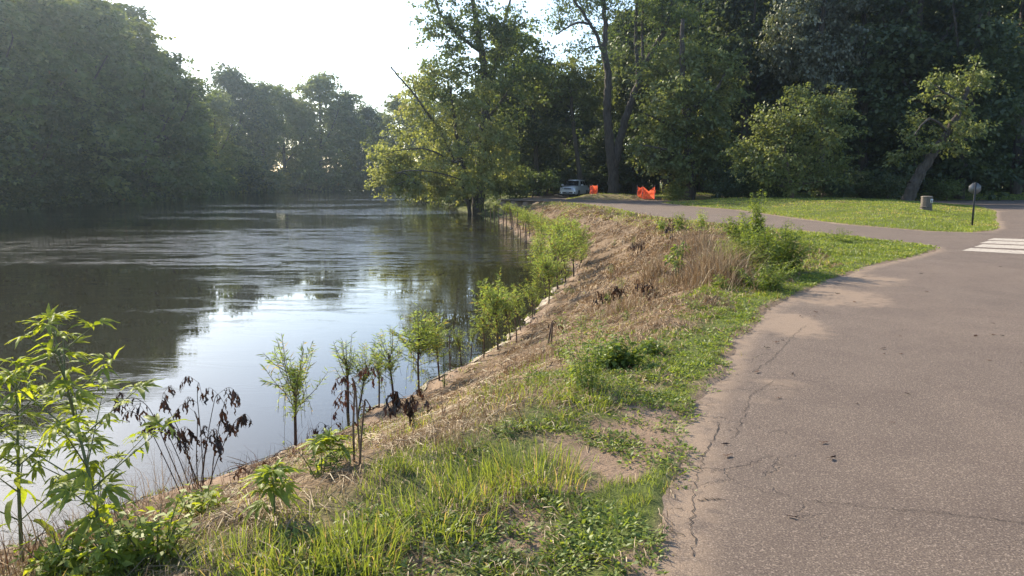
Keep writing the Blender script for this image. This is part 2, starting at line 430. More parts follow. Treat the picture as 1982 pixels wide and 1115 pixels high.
def masks(x, y, dr, da):
    """green cover, straw cover and bare sand, 0..1"""
    db = dr - BW
    n1 = fbm(x, y, 0.7, 3, 31) - 0.5; n2 = fbm(x, y, 3.0, 2, 37) - 0.5
    right = (x > -30) & (y < 60) & (dr > 0)
    edge = np.interp(y, [3, 6, 9, 12, 20, 30, 45, 60], [-0.35, -0.6, -0.5, -0.2, 0.15, 0.25, -0.4, -1.2])
    green = sstep(-0.45, 0.45, db - edge + n1 * 2.2 + n2 * 0.8)
    green = np.where(right, green, 1.0)
    bare = sstep(1.55, 0.45, da + n1 * 0.9) * sstep(7.0, 4.8, y) * sstep(-0.03, 0.05, n2 + (0.55 - da) * 0.11)
    bare = np.maximum(bare, sstep(0.16, 0.02, da))
    sand = np.maximum(bare, sstep(0.55, 0.1, dr + n1 * 0.5) * (dr > 0) * right)
    dirt = sstep(13, 10, np.hypot(x - 15, (y - 65) * 2.0)) * (da > 0) * (y > 60)
    green = green * (1 - bare)
    straw = (1 - green) * right * sstep(0.1, 0.6, dr + n1 * 0.4) * (1 - bare)
    return np.clip(green, 0, 1), np.clip(straw, 0, 1), np.clip(sand + dirt * 0.6, 0, 1)

m, nt, out = newmat('river bank ground')
p = nd(nt, 'ShaderNodeBsdfPrincipled'); p.inputs['Roughness'].default_value = 0.95; p.inputs['Specular IOR Level'].default_value = 0.15
v = objvec(nt); nf = noise(nt, 14, 5, 0.65, 0.2, v); nff = noise(nt, 70, 4, 0.7, 0, v); nl = noise(nt, 0.6, 4, 0.6, 0.3, v)
soil = ramp(nt, nf, [(0.3, (0.10, 0.07, 0.048)), (0.7, (0.21, 0.15, 0.105))])
sand = mixc(nt, mrange(nt, nff, 0.3, 0.7), (0.20, 0.14, 0.098), (0.34, 0.25, 0.175))
sand = mixc(nt, mrange(nt, nl, 0.35, 0.65, 0, 0.65), sand, (0.13, 0.09, 0.064))
vst = objvec(nt, (3, 22, 10)); ns = noise(nt, 5, 4, 0.7, 1.5, vst)
straw = ramp(nt, ns, [(0.32, (0.075, 0.05, 0.032)), (0.5, (0.16, 0.112, 0.07)), (0.68, (0.29, 0.215, 0.14))])
green = ramp(nt, nf, [(0.3, (0.05, 0.065, 0.02)), (0.55, (0.095, 0.12, 0.03)), (0.75, (0.16, 0.15, 0.055))])
green = mixc(nt, mrange(nt, nl, 0.5, 0.75, 0, 0.5), green, (0.19, 0.17, 0.075))
c = mixc(nt, attr(nt, 'straw'), soil, straw); c = mixc(nt, attr(nt, 'green'), c, green); c = mixc(nt, attr(nt, 'sand'), c, sand)
wet = mixc(nt, attr(nt, 'wet'), c, mixc(nt, 1.0, c, (0.35, 0.33, 0.28), 'MULTIPLY'))
nt.links.new(wet, p.inputs[0])
b = nd(nt, 'ShaderNodeBump'); b.inputs['Distance'].default_value = 0.025; b.inputs['Strength'].default_value = 0.9
nt.links.new(mth(nt, 'ADD', nf, mth(nt, 'MULTIPLY', nff, 0.35)), b.inputs['Height']); nt.links.new(b.outputs[0], p.inputs['Normal'])
nt.links.new(p.outputs[0], out.inputs[0]); M['ground'] = m
mg, ms, mb = masks(GX, GY, dr, da)
ground = mk('ground', np.stack([GX, GY, GZ], 1), GF, M['ground'], smooth=True,
            attrs=dict(green=mg, straw=ms, sand=mb, wet=sstep(0.14, 0.0, dr)))
tag(ground, kind='structure')

# ------------------------------------------------------------------ asphalt
keep = (da[GF] < 0.45).all(1)
lo = np.unique(GF[keep]); remap = np.full(len(GX), -1); remap[lo] = np.arange(len(lo))
m, nt, out = newmat('worn reddish asphalt')
p = nd(nt, 'ShaderNodeBsdfPrincipled'); p.inputs['Roughness'].default_value = 0.85; p.inputs['Specular IOR Level'].default_value = 0.25
v = objvec(nt)
vo = nd(nt, 'ShaderNodeTexVoronoi'); vo.inputs['Scale'].default_value = 140; nt.links.new(v, vo.inputs['Vector'])
n1 = noise(nt, 105, 4, 0.75, 0, v); n2 = noise(nt, 1.3, 5, 0.6, 0.5, v); n3 = noise(nt, 7, 4, 0.6, 0.4, v)
c = ramp(nt, n1, [(0.3, (0.055, 0.041, 0.033)), (0.5, (0.128, 0.099, 0.079)), (0.7, (0.27, 0.215, 0.17))])
sep = nd(nt, 'ShaderNodeSeparateColor'); nt.links.new(vo.outputs['Color'], sep.inputs[0])
c = mixc(nt, mrange(nt, sep.outputs[0], 0.88, 0.92, 0, 0.55), c, (0.36, 0.29, 0.23))
c = mixc(nt, mrange(nt, sep.outputs[1], 0.82, 0.9, 0, 0.5), c, (0.055, 0.04, 0.04))
c = mixc(nt, mrange(nt, n2, 0.35, 0.7, 0, 0.5), c, mixc(nt, 1.0, c, (0.72, 0.70, 0.72), 'MULTIPLY'))
n4 = noise(nt, 0.35, 4, 0.6, 0.8, objvec(nt, (1.0, 0.5, 1)))
c = mixc(nt, mrange(nt, n4, 0.38, 0.62, 0, 0.4), c, mixc(nt, 1.0, c, (1.22, 1.2, 1.17), 'MULTIPLY'))
c = mixc(nt, mrange(nt, n3, 0.62, 0.75, 0, 0.45), c, mixc(nt, 1.0, c, (0.6, 0.58, 0.56), 'MULTIPLY'))
inn = mth(nt, 'MULTIPLY', attr(nt, 'edge'), -1.0)
ns2 = noise(nt, 0.55, 4, 0.55, 0.6, v)
sw = mth(nt, 'SUBTRACT', mth(nt, 'MULTIPLY', mth(nt, 'SUBTRACT', ns2, 0.55), 4.2), inn)
sandm = mth(nt, 'MULTIPLY', mth(nt, 'MAXIMUM', mrange(nt, sw, -0.15, 0.35), mth(nt, 'MULTIPLY', mrange(nt, mth(nt, 'MULTIPLY', attr(nt, 'sandy'), mth(nt, 'ADD', 0.25, mth(nt, 'MULTIPLY', n3, 1.5))), 0.35, 0.75), 0.75)), mrange(nt, n1, 0.2, 0.5, 0.7, 1.0))
thin = mrange(nt, inn, 0.26, 0.0, 0, 0.75)
c = mixc(nt, mth(nt, 'MAXIMUM', mth(nt, 'MULTIPLY', sandm, 0.85), mth(nt, 'MULTIPLY', thin, mrange(nt, n3, 0.25, 0.6))), c,
         mixc(nt, mrange(nt, n1, 0.3, 0.7), (0.22, 0.16, 0.115), (0.36, 0.27, 0.19)))
vd = noise(nt, 3.5, 4, 0.6, 0, v)
vv = nd(nt, 'ShaderNodeVectorMath', operation='ADD'); nt.links.new(v, vv.inputs[0])
cmb = nd(nt, 'ShaderNodeCombineXYZ'); nt.links.new(mth(nt, 'MULTIPLY', vd, 0.5), cmb.inputs[0]); nt.links.new(mth(nt, 'MULTIPLY', n3, 0.25), cmb.inputs[1])
nt.links.new(cmb.outputs[0], vv.inputs[1])
vc = nd(nt, 'ShaderNodeTexVoronoi', feature='DISTANCE_TO_EDGE'); vc.inputs['Scale'].default_value = 1.15; nt.links.new(vv.outputs[0], vc.inputs['Vector'])
ck = mrange(nt, vc.outputs['Distance'], 0.007, 0.002)
ckm = mth(nt, 'MULTIPLY', ck, mth(nt, 'MULTIPLY', mrange(nt, inn, 0.9, 0.3), mrange(nt, n2, 0.42, 0.52)))
c = mixc(nt, mth(nt, 'MULTIPLY', ckm, 0.35), c, (0.03, 0.022, 0.02))
nt.links.new(c, p.inputs[0])
b = nd(nt, 'ShaderNodeBump'); b.inputs['Distance'].default_value = 0.008; b.inputs['Strength'].default_value = 0.8
nt.links.new(mth(nt, 'SUBTRACT', n1, mth(nt, 'MULTIPLY', ckm, 1.5)), b.inputs['Height']); nt.links.new(b.outputs[0], p.inputs['Normal'])
nt.links.new(p.outputs[0], out.inputs[0]); M['asphalt'] = m
ex = GX[lo]; ey = GY[lo]
path = mk('path', np.stack([ex, ey, np.zeros(len(lo))], 1), remap[GF[keep]], M['asphalt'], smooth=True, attrs=dict(edge=da[lo], sandy=np.clip(sum(np.exp(-(((ex - c_[0]) / sx) ** 2 + ((ey - c_[1]) / sy_) ** 2)) for c_, sx, sy_ in ((PXZ(1505, 622), .55, 1.1), (PXZ(1600, 572), .9, 1.1), (PXZ(1665, 540), .9, .9))), 0, 1) * (0.4 + 1.2 * fbm(ex, ey, 2.5, 3, 88))))
tag(path, kind='structure')

# crosswalk bars, painted on the path
m, nt, out = newmat('worn white road paint')
p = nd(nt, 'ShaderNodeBsdfPrincipled'); p.inputs['Roughness'].default_value = 0.7
v = objvec(nt); n = noise(nt, 9, 6, 0.7, 0.5, v)
nt.links.new(mixc(nt, mrange(nt, n, 0.5, 0.66), (0.42, 0.375, 0.31), (0.16, 0.125, 0.105)), p.inputs[0]); nt.links.new(p.outputs[0], out.inputs[0]); M['paint'] = m
for (la, lb, ra, rb) in [((1862, 485), (1880, 480), (2060, 496), (2060, 489)), ((1885, 478), (1902, 472.5), (2060, 485), (2060, 478.5)),
                         ((1897, 470.5), (1915, 466), (2060, 477), (2060, 471)), ((1910, 464.5), (1925, 461), (2060, 470), (2060, 465.5))]:
    A, B, C_, D_ = [PXZ(*q, 0.004) for q in (la, ra, rb, lb)]
    n = 24; V = []
    for k in range(n + 1):
        t = k / n; j = (rng.random(2) - 0.5) * 0.03
        V += [A + (B - A) * t + np.array([0, j[0], 0]), D_ + (C_ - D_) * t + np.array([0, j[1], 0])]
    F = np.array([[2 * k, 2 * k + 2, 2 * k + 3, 2 * k + 1] for k in range(n)])
    mk('crosswalk_bar', V, F, M['paint'], path)
# long cracks
def crack(pxs, wd, parent=path):
    c = curve([PXZ(a, b, 0.004) for a, b in pxs], 14); k = len(c)
    c[:, :2] += (rng.random((k, 2)) - 0.5) * 0.035
    T = nrm(np.gradient(c, axis=0)); S = np.cross(T, [0, 0, 1]); ww = wd * (0.3 + rng.random(k))[:, None]
    V = np.stack([c - S * ww / 2, c + S * ww / 2], 1).reshape(-1, 3)
    F = np.array([[2 * q, 2 * q + 1, 2 * q + 3, 2 * q + 2] for q in range(k - 1)])
    o = mk('crack', V, F, M['crack'], parent); return o
M['crack'] = solid('dark crack', (0.03, 0.023, 0.02), 0.95)
crack([(1560, 968), (1640, 975), (1720, 983), (1800, 990), (1880, 1000), (1990, 1010)], 0.004)
crack([(1342, 1075), (1340, 1000), (1345, 940), (1365, 880), (1392, 820)], 0.006)
crack([(1420, 850), (1440, 800), (1455, 765), (1500, 735)], 0.005)
crack([(1455, 720), (1500, 690), (1530, 655), (1560, 630)], 0.005)
crack([(1350, 967), (1375, 965), (1400, 966)], 0.006)

# ------------------------------------------------------------------ river
m, nt, out = newmat('slow brown river water')
p = nd(nt, 'ShaderNodeBsdfPrincipled'); p.inputs['Roughness'].default_value = 0.02; p.inputs['IOR'].default_value = 1.44
p.inputs['Base Color'].default_value = (0.020, 0.018, 0.010, 1)
v = objvec(nt)
a1 = noise(nt, 1.0, 3, 0.55, 0.8, objvec(nt, (0.8, 2.2, 1)))
a2 = noise(nt, 7.0, 3, 0.6, 0.5, objvec(nt, (0.8, 1.5, 1)))
zone = noise(nt, 1.0, 3, 0.55, 0.8, objvec(nt, (0.035, 0.11, 1)))
lines = noise(nt, 1.0, 5, 0.7, 1.6, objvec(nt, (0.30, 1.0, 1)))
amp = mrange(nt, zone, 0.42, 0.66, 0.12, 1.0)
sy = nd(nt, 'ShaderNodeSeparateXYZ'); nt.links.new(v, sy.inputs[0])
amp2 = mth(nt, 'MULTIPLY', amp, mrange(nt, lines, 0.46, 0.64, 0.25, 1.6))
amp2 = mth(nt, 'MULTIPLY', amp2, mrange(nt, sy.outputs[1], 15, 45, 0.16, 1.0))
hgt = mth(nt, 'ADD', mth(nt, 'MULTIPLY', a1, 0.036), mth(nt, 'MULTIPLY', a2, 0.0065))
hgt = mth(nt, 'MULTIPLY', hgt, amp2)
b = nd(nt, 'ShaderNodeBump'); b.inputs['Distance'].default_value = 1.0; b.inputs['Strength'].default_value = 0.75
nt.links.new(hgt, b.inputs['Height']); nt.links.new(b.outputs[0], p.inputs['Normal'])
nt.links.new(p.outputs[0], out.inputs[0]); M['water'] = m
river = mk('river', [(-110, -60, WZ), (90, -60, WZ), (90, 300, WZ), (-110, 300, WZ)], np.array([[0, 1, 2, 3]]), M['water'])
tag(river, kind='structure')

# ================================================================== TREES
def PD(px, py, d, dd=0.0):
    q = PXD(px, py, d); q[0] *= 1; q[1] += dd; return q
def lobes_px(L, d, seed, zs=0.8):
    rg = np.random.default_rng(seed); out = []; s = d / FX
    for (px, py, rx, ry, n) in L:
        c = PXD(px, py, d + rg.uniform(-2.0, 2.0)); out.append((c, (rx * s, max(rx, ry) * s * zs, ry * s), n))
    return out
def base_of(px, d):
    q = PXD(px, 370, d); q[2] = gz(q[0], q[1]) - 0.1; return q
def local(arr, o):
    return [tuple(np.asarray(a) - o) for a in arr]
def tree_px(name, label, seed, px, d, limbs, lobes, tr, nleaf, leaf, cr, bark, mat, bare=(), group=None, **kw):
    o = base_of(px, d)
    lb = [([o] + [PXD(a, b, d + (c if c else 0)) for a, b, c in pts] if first else [PXD(a, b, d + (c if c else 0)) for a, b, c in pts], r0, r1) for pts, r0, r1, first in limbs]
    lb = [(local(p, o), r0, r1) for p, r0, r1 in lb]
    br = [(local([PXD(a, b, d + c) for a, b, c in pts], o), r0, r1) for pts, r0, r1 in bare]
    lo_ = [(c - o, r, n) for c, r, n in lobes_px(lobes, d, seed)]
    V, F, lv = grow(seed, lb, lo_, tr, nleaf, leaf, cr, barem=br, **kw)
    t = thing(name, label, 'tree', o, group=group)
    tree_things(t, V, F, lv, bark, mat); return t

# the tall silver maple standing at the water's edge in the middle
tree_px('silver_maple', 'tall silver maple at the water edge in the middle, its main trunk dark and upright', 11, 925, 73,
        [([(930, 330, 0), (936, 250, 0), (941, 170, 0), (930, 90, 0), (918, 20, 0), (905, -50, 0)], 0.62, 0.14, True),
         ([(941, 175, 0), (962, 110, 1), (975, 50, 1), (990, -10, 1)], 0.28, 0.08, False),
         ([(932, 100, 0), (890, 70, -1), (855, 30, -2), (840, -10, -2)], 0.2, 0.06, False),
         ([(936, 240, 0), (975, 190, 1), (1010, 130, 2)], 0.18, 0.06, False)],
        [(880, 40, 62, 46, 70), (835, 62, 24, 26, 14), (930, 90, 60, 50, 70), (905, -20, 80, 40, 50), (985, 60, 48, 42, 55), (1022, 95, 42, 46, 45), (1000, 150, 50, 44, 50),
         (890, 140, 58, 46, 60), (850, 175, 52, 40, 50), (940, 180, 50, 40, 40), (1050, 150, 26, 40, 20), (830, 130, 22, 20, 8), (970, 230, 42, 34, 26)],
        0.62, 42, 0.28, 0.9, M['bark'], M['maple'], dens=.72)
# leaning stems with foliage hanging over the water
tree_px('leaning_maple', 'many-stemmed maple leaning left over the river, yellow-green foliage hanging down to the water', 12, 912, 71,
        [([(895, 350, 0), (870, 290, 1), (842, 240, 1), (815, 200, 1)], 0.20, 0.08, True),
         ([(907, 360, 0), (892, 300, 0), (880, 230, 0), (872, 170, 0)], 0.24, 0.08, False),
         ([(880, 315, -1), (830, 290, -3), (780, 290, -4), (740, 300, -5)], 0.08, 0.03, False),
         ([(900, 350, -1), (850, 335, -4), (800, 330, -5), (765, 335, -5)], 0.06, 0.03, False)],
        [(760, 318, 40, 26, 36), (740, 285, 24, 18, 14), (725, 308, 14, 14, 6), (800, 345, 46, 22, 44), (790, 300, 46, 34, 40), (835, 300, 46, 48, 50), (850, 345, 44, 24, 34), (770, 352, 26, 12, 14),
         (880, 345, 34, 24, 24), (860, 245, 58, 44, 66), (815, 210, 40, 34, 34), (800, 165, 34, 26, 22), (780, 265, 30, 24, 14), (900, 300, 44, 50, 36), (955, 300, 36, 60, 40),
         (960, 250, 42, 44, 36), (985, 330, 22, 40, 18), (835, 150, 30, 24, 18), (920, 220, 46, 40, 38), (905, 170, 40, 30, 20), (740, 340, 30, 18, 22), (820, 362, 50, 10, 30), (870, 366, 40, 10, 22), (775, 340, 40, 18, 30), (915, 350, 34, 26, 30), (945, 345, 26, 26, 20), (922, 320, 26, 34, 22), (938, 285, 24, 34, 18), (790, 366, 40, 8, 22), (885, 372, 30, 8, 14), (970, 300, 30, 50, 26), (900, 345, 30, 24, 22)],
        0.34, 66, 0.225, 0.8, M['bark'], M['river_tree'],
        bare=[([(838, 234, 0), (822, 212, -2.5), (800, 180, -3), (775, 152, -3.4), (757, 130, -3.6)], 0.11, 0.06),
              ([(770, 148, -4.4), (755, 126, -4.6), (748, 122, -4.7)], 0.04, 0.02), ([(805, 186, -4), (797, 150, -4), (787, 108, -4)], 0.05, 0.015)], droop=0.7, dens=.62)
# forked tree on the mound behind the road
tree_px('forked_tree', 'tall forked tree on the mound, two dark trunks parting in a narrow V', 13, 1188, 71.5,
        [([(1187, 335, 0), (1181, 290, 0), (1176, 220, 0), (1177, 150, 0), (1170, 100, 0), (1172, 50, 0), (1166, -20, 0)], 0.56, 0.16, True),
         ([(1190, 320, 0), (1200, 270, 0), (1218, 210, 0), (1240, 150, 0), (1262, 100, 0), (1285, 60, 0), (1300, 0, 0)], 0.42, 0.15, False),
         ([(1172, 120, 0), (1158, 75, 0), (1135, 35, 0), (1112, 0, 0), (1095, -40, 0)], 0.2, 0.08, False),
         ([(1142, 46, 0), (1120, 44, 0), (1096, 54, -1), (1076, 68, -1)], 0.13, 0.05, False),
         ([(1236, 150, 0), (1231, 80, 0), (1232, 20, 0), (1236, -30, 0)], 0.2, 0.1, False),
         ([(1246, 135, 0), (1243, 60, 0), (1248, -20, 0)], 0.16, 0.1, False),
         ([(1168, 90, 0), (1140, 92, 0), (1124, 106, 0)], 0.1, 0.04, False),
         ([(1282, 62, 0), (1282, 10, 0), (1285, -30, 0)], 0.14, 0.08, False)],
        [(1080, 40, 30, 34, 16), (1110, 10, 40, 36, 22), (1150, 20, 44, 50, 24), (1190, 0, 40, 36, 14), (1130, 90, 34, 20, 12), (1212, 50, 24, 50, 10),
         (1260, 20, 50, 50, 34), (1310, 30, 50, 60, 44), (1330, 100, 50, 50, 36), (1262, 90, 30, 30, 12), (1290, 140, 44, 40, 30), (1200, -40, 110, 30, 40)],
        0.56, 44, 0.22, 0.85, M['bark'], M['maple'])
tree_px('maple', 'sunlit lower maple between the water-edge tree and the forked trunks, level foliage shelf', 14, 1130, 77,
        [([(1120, 330, 0), (1112, 260, 0), (1105, 190, 0), (1100, 150, 0)], 0.3, 0.1, True)],
        [(1060, 170, 46, 30, 44), (1100, 150, 40, 30, 34), (1140, 160, 42, 34, 40), (1080, 200, 44, 22, 34), (1140, 205, 34, 24, 26), (1040, 205, 30, 26, 20), (1165, 190, 24, 30, 16), (1110, 125, 30, 18, 14), (1080, 175, 30, 24, 20)],
        0.3, 44, 0.25, 0.8, M['bark'], M['maple_lit'], dens=.9)
# broad maple right of the orange fence
tree_px('broad_maple', 'broad dark-trunked maple right of the large orange fence, sunlit leaves hanging low on its left', 15, 1336, 64,
        [([(1336, 330, 0), (1332, 270, 0), (1325, 200, 0), (1320, 120, 0), (1322, 40, 0)], 0.5, 0.16, True),
         ([(1332, 275, 0), (1290, 240, -1), (1250, 220, -2)], 0.2, 0.06, False), ([(1328, 220, 0), (1380, 180, 0), (1410, 130, 0)], 0.2, 0.07, False),
         ([(1336, 310, 0), (1290, 290, -2), (1240, 280, -2)], 0.14, 0.05, False)],
        [(1252, 290, 30, 28, 30), (1280, 238, 38, 40, 46), (1290, 290, 46, 36, 50), (1310, 190, 54, 44, 50), (1340, 250, 50, 44, 46),
         (1300, 325, 36, 22, 26), (1345, 305, 46, 36, 40), (1385, 230, 44, 50, 44), (1400, 300, 40, 40, 34), (1280, 140, 50, 44, 40), (1350, 120, 60, 50, 50), (1410, 150, 46, 50, 36), (1330, 350, 26, 20, 10), (1400, 345, 40, 18, 14)],
        0.5, 44, 0.27, 0.78, M['bark'], M['maple_lit'], dens=1.0)
# small bushy tree on the island's left end
tree_px('small_maple', 'low bushy maple in full leaf above the grass island, pale thin trunk', 16, 1535, 55,
        [([(1530, 350, 0), (1520, 300, 0), (1522, 250, 0), (1545, 210, 0)], 0.14, 0.05, True)],
        [(1450, 290, 34, 26, 30), (1490, 260, 40, 34, 40), (1530, 225, 46, 34, 46), (1590, 215, 50, 34, 46), (1625, 200, 30, 24, 20), (1500, 310, 50, 30, 40), (1560, 290, 50, 44, 44), (1430, 310, 22, 18, 12),
         (1620, 260, 34, 40, 26), (1480, 350, 40, 20, 20), (1560, 345, 44, 24, 26), (1540, 185, 36, 18, 16), (1630, 320, 30, 34, 20)],
        0.16, 46, 0.20, 0.7, M['bark_red'], M['maple_lit'], dens=.7)
tree_px('vine_draped_tree', 'tall tree behind the low maple draped in greyish sunlit vines', 17, 1590, 68,
        [([(1590, 300, 0), (1592, 200, 0), (1588, 100, 0), (1595, 0, 0)], 0.4, 0.2, True)],
        [(1590, 30, 60, 44, 70), (1530, 40, 40, 50, 44), (1510, 100, 34, 40, 30), (1640, 40, 36, 60, 40), (1590, 110, 50, 44, 60), (1600, 170, 40, 34, 30), (1640, 120, 30, 40, 24), (1570, -30, 90, 30, 40), (1650, -20, 50, 40, 30)],
        0.4, 46, 0.27, 0.75, M['bark'], M['vine'], droop=0.9)
tree_px('leaning_tree', 'tree with a thick brown trunk leaning right above the grass island, sparse lit sprays', 18, 1757, 53,
        [([(1775, 345, 0), (1800, 305, 0), (1830, 262, 0), (1858, 212, 0), (1872, 170, 0)], 0.42, 0.12, True),
         ([(1835, 255, 0), (1800, 230, -2), (1770, 260, -3)], 0.1, 0.04, False), ([(1865, 200, 0), (1830, 180, -2), (1810, 165, -3)], 0.1, 0.04, False)],
        [(1808, 155, 18, 14, 9), (1842, 172, 32, 22, 18), (1790, 192, 18, 14, 7), (1850, 205, 24, 14, 10), (1775, 232, 24, 14, 10), (1760, 266, 22, 14, 9), (1752, 300, 28, 13, 10), (1735, 305, 12, 8, 4),
         (1850, 252, 36, 22, 22), (1885, 246, 22, 12, 9), (1820, 280, 26, 12, 9), (1850, 285, 30, 12, 9), (1862, 215, 24, 30, 16), (1880, 150, 30, 36, 22), (1920, 150, 40, 40, 12)],
        0.42, 32, 0.22, 0.55, M['bark'], M['maple_lit'], dens=.8)

# ---- prototypes for the forest and the banks: each is the first of its kind in the picture
def proto(seed, H, Rc, low, nlob, nclump, nleaf, leaf, cr, tr):
    rg = np.random.default_rng(seed)
    lean = (rg.random(2) - 0.5) * 2.5
    limbs = [([(0, 0, 0), (lean[0] * .2, lean[1] * .2, H * .3), (lean[0] * .6, lean[1] * .6, H * .6), (lean[0], lean[1], H * .88)], tr, tr * 0.25)]
    for k in range(3):
        a = rg.random() * 6.28; z = H * rg.uniform(0.25, 0.5)
        limbs.append(([(lean[0] * .3, lean[1] * .3, z), (math.cos(a) * Rc * .3, math.sin(a) * Rc * .3, z + H * .12), (math.cos(a) * Rc * .6, math.sin(a) * Rc * .6, z + H * .3)], tr * .45, tr * .15))
    lob = []
    for k in range(nlob):
        f = (k + 0.5) / nlob; z = H * (low + (0.97 - low) * f)
        rr = Rc * (0.35 + 0.65 * math.sin(math.pi * min(1, (f * 0.9 + 0.22))) ** 0.8)
        a = rg.random() * 6.28; q = rr * rg.uniform(0.35, 0.8)
        s = Rc * rg.uniform(0.17, 0.42)
        lob.append(((math.cos(a) * q, math.sin(a) * q, z - s * 0.3), (s, s, s * rg.uniform(0.6, 1.0)), int(nclump / nlob * (s / (Rc * .38)) ** 2)))
    lob.append(((lean[0], lean[1], H * .93), (Rc * .25, Rc * .25, H * .06), int(nclump / nlob)))
    return grow(seed, limbs, lob, tr, nleaf, leaf, cr, step=1.3)

KINDS = {}
def kind(key, *a, bark, leaf):
    V, F, lv = proto(*a)
    KINDS[key] = (mk('trunk', V, F, bark, smooth=True, link=False), lv.mesh('crown', leaf, link=False), a[1])
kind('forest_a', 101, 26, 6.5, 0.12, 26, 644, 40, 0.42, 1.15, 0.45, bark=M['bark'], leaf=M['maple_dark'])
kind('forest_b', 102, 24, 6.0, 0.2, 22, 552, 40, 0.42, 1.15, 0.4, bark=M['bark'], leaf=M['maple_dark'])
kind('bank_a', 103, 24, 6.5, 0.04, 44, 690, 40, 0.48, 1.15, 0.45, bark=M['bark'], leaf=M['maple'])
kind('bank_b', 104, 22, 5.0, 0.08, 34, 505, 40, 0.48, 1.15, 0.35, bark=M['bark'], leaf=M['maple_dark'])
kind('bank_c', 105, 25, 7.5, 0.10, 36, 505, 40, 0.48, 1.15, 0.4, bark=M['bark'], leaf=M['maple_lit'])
# bushes: low wide crowns
def bush_proto(seed, H, Rr, n, nleaf, leaf, cr):
    rg = np.random.default_rng(seed)
    limbs = [([(0, 0, 0), (0.1 * Rr, 0, H * .3), (0.15 * Rr, 0.1, H * .6)], 0.07, 0.03)]
    lob = [((rg.uniform(-.6, .6) * Rr, rg.uniform(-.6, .6) * Rr, H * rg.uniform(.25, .7)), (Rr * .5, Rr * .5, H * .32), n // 8) for k in range(8)]
    return grow(seed, limbs, lob, 0.08, nleaf, leaf, cr, step=0.7)
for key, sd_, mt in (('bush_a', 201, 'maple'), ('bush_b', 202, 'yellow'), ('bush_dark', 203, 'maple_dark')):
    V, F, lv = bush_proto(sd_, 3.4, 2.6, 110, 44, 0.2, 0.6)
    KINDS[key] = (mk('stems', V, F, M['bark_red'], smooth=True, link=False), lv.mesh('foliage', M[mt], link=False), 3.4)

def plant_tree(key, name, x, y, h, rz, label, cat='tree', group=None, wide=1.0):
    tr, cr, H = KINDS[key]; s = h / H
    t = thing(name, label, cat, (x, y, gz(x, y) - 0.15), rz, group, (s * wide, s * wide, s))
    addob(tr.name.split('.')[0], tr, t); addob(cr.name.split('.')[0], cr, t)
    return t
def top_h(py, d):
    return CAMZ + (HOR - py) * d / FX

rgt = np.random.default_rng(55)
# left bank, nearest first; every one its own label where the photograph tells it apart
left = [(-70, -60, 80, 'bank_a', 'hazy bank tree at the far left edge of the river, cut by the frame'),
        (0, -50, 86, 'bank_c', None), (75, -40, 92, 'bank_a', None), (150, -35, 100, 'bank_c', None), (215, -20, 108, 'bank_a', 'tall bank tree whose crown drops steeply towards the open sky'),
        (278, 35, 120, 'bank_c', 'bank tree with jagged crown just below the tallest left-bank trees'), (325, 85, 132, 'bank_a', 'rounded sunlit tree stepping down from the tall left bank'),
        (372, 145, 150, 'bank_b', 'lower yellow-tipped tree at the foot of the left skyline step'),
        (420, 165, 175, 'bank_c', 'medium tree filling the dip between the tall left bank and the thin-topped tree'),
        (462, 122, 190, 'bank_b', 'thin-topped tree whose open crown pokes up against the sky'), (508, 150, 195, 'bank_a', 'flat-topped tree right of the thin-topped one'),
        (552, 158, 205, 'bank_c', 'dark tree left of the dome-crowned tree far upstream'), (622, 132, 212, 'bank_c', 'dome-crowned tree with open limbs, tallest at the river bend'),
        (668, 168, 220, 'bank_a', 'tree right of the dome-crowned one at the river bend'), (705, 196, 230, 'bank_b', 'small rounded tree at the low end of the far skyline'),
        (742, 208, 240, 'bank_a', 'lowest far tree before the leaning maple hides the bank'), (775, 190, 215, 'bank_c', 'far tree showing just left of the leaning maple'),
        (590, 190, 225, 'bank_b', 'low tree behind the dome-crowned tree'), (820, 180, 240, 'bank_a', None), (870, 170, 250, 'bank_c', None), (930, 160, 250, 'bank_a', None), (1000, 150, 250, 'bank_c', None)]
for px, ty, d, key, lab in left:
    q = PXD(px, 360, d); h = top_h(ty, d) + 1.5
    if d < 115: q[0] -= 2
    plant_tree(key, 'river_bank_tree', q[0], q[1], h, rgt.random() * 6.28, lab or ('tall hazy tree in the dark mass along the left river bank' if px < 200 else 'far bank tree hidden behind the leaning maple'),
               group='trees along the far river bank' if lab is None else 'trees on the opposite bank', wide=1.25 if d < 140 else 1.15)
for px, ty, d, key in [(-150, -60, 84, 'bank_a'), (-40, -60, 105, 'bank_b'), (40, -30, 115, 'bank_b'), (110, -20, 118, 'forest_a'), (185, -5, 125, 'bank_b'), (250, 20, 138, 'forest_a'), (300, 100, 150, 'bank_b'), (-230, -60, 78, 'bank_c'),
                       (350, 170, 170, 'bank_a'), (400, 200, 195, 'forest_a'), (440, 190, 215, 'bank_b'), (520, 190, 225, 'forest_a'), (650, 200, 240, 'forest_b'), (720, 225, 255, 'bank_b'), (-20, 60, 80, 'bank_b'), (60, 80, 86, 'bank_b'), (130, 110, 96, 'bank_b'), (195, 120, 104, 'bank_b')]:
    q = PXD(px, 360, d)
    plant_tree(key, 'river_bank_tree', q[0], q[1], top_h(ty, d), rgt.random() * 6.28, 'shaded tree filling the second row of the left river bank', group='second row of bank trees', wide=1.3)
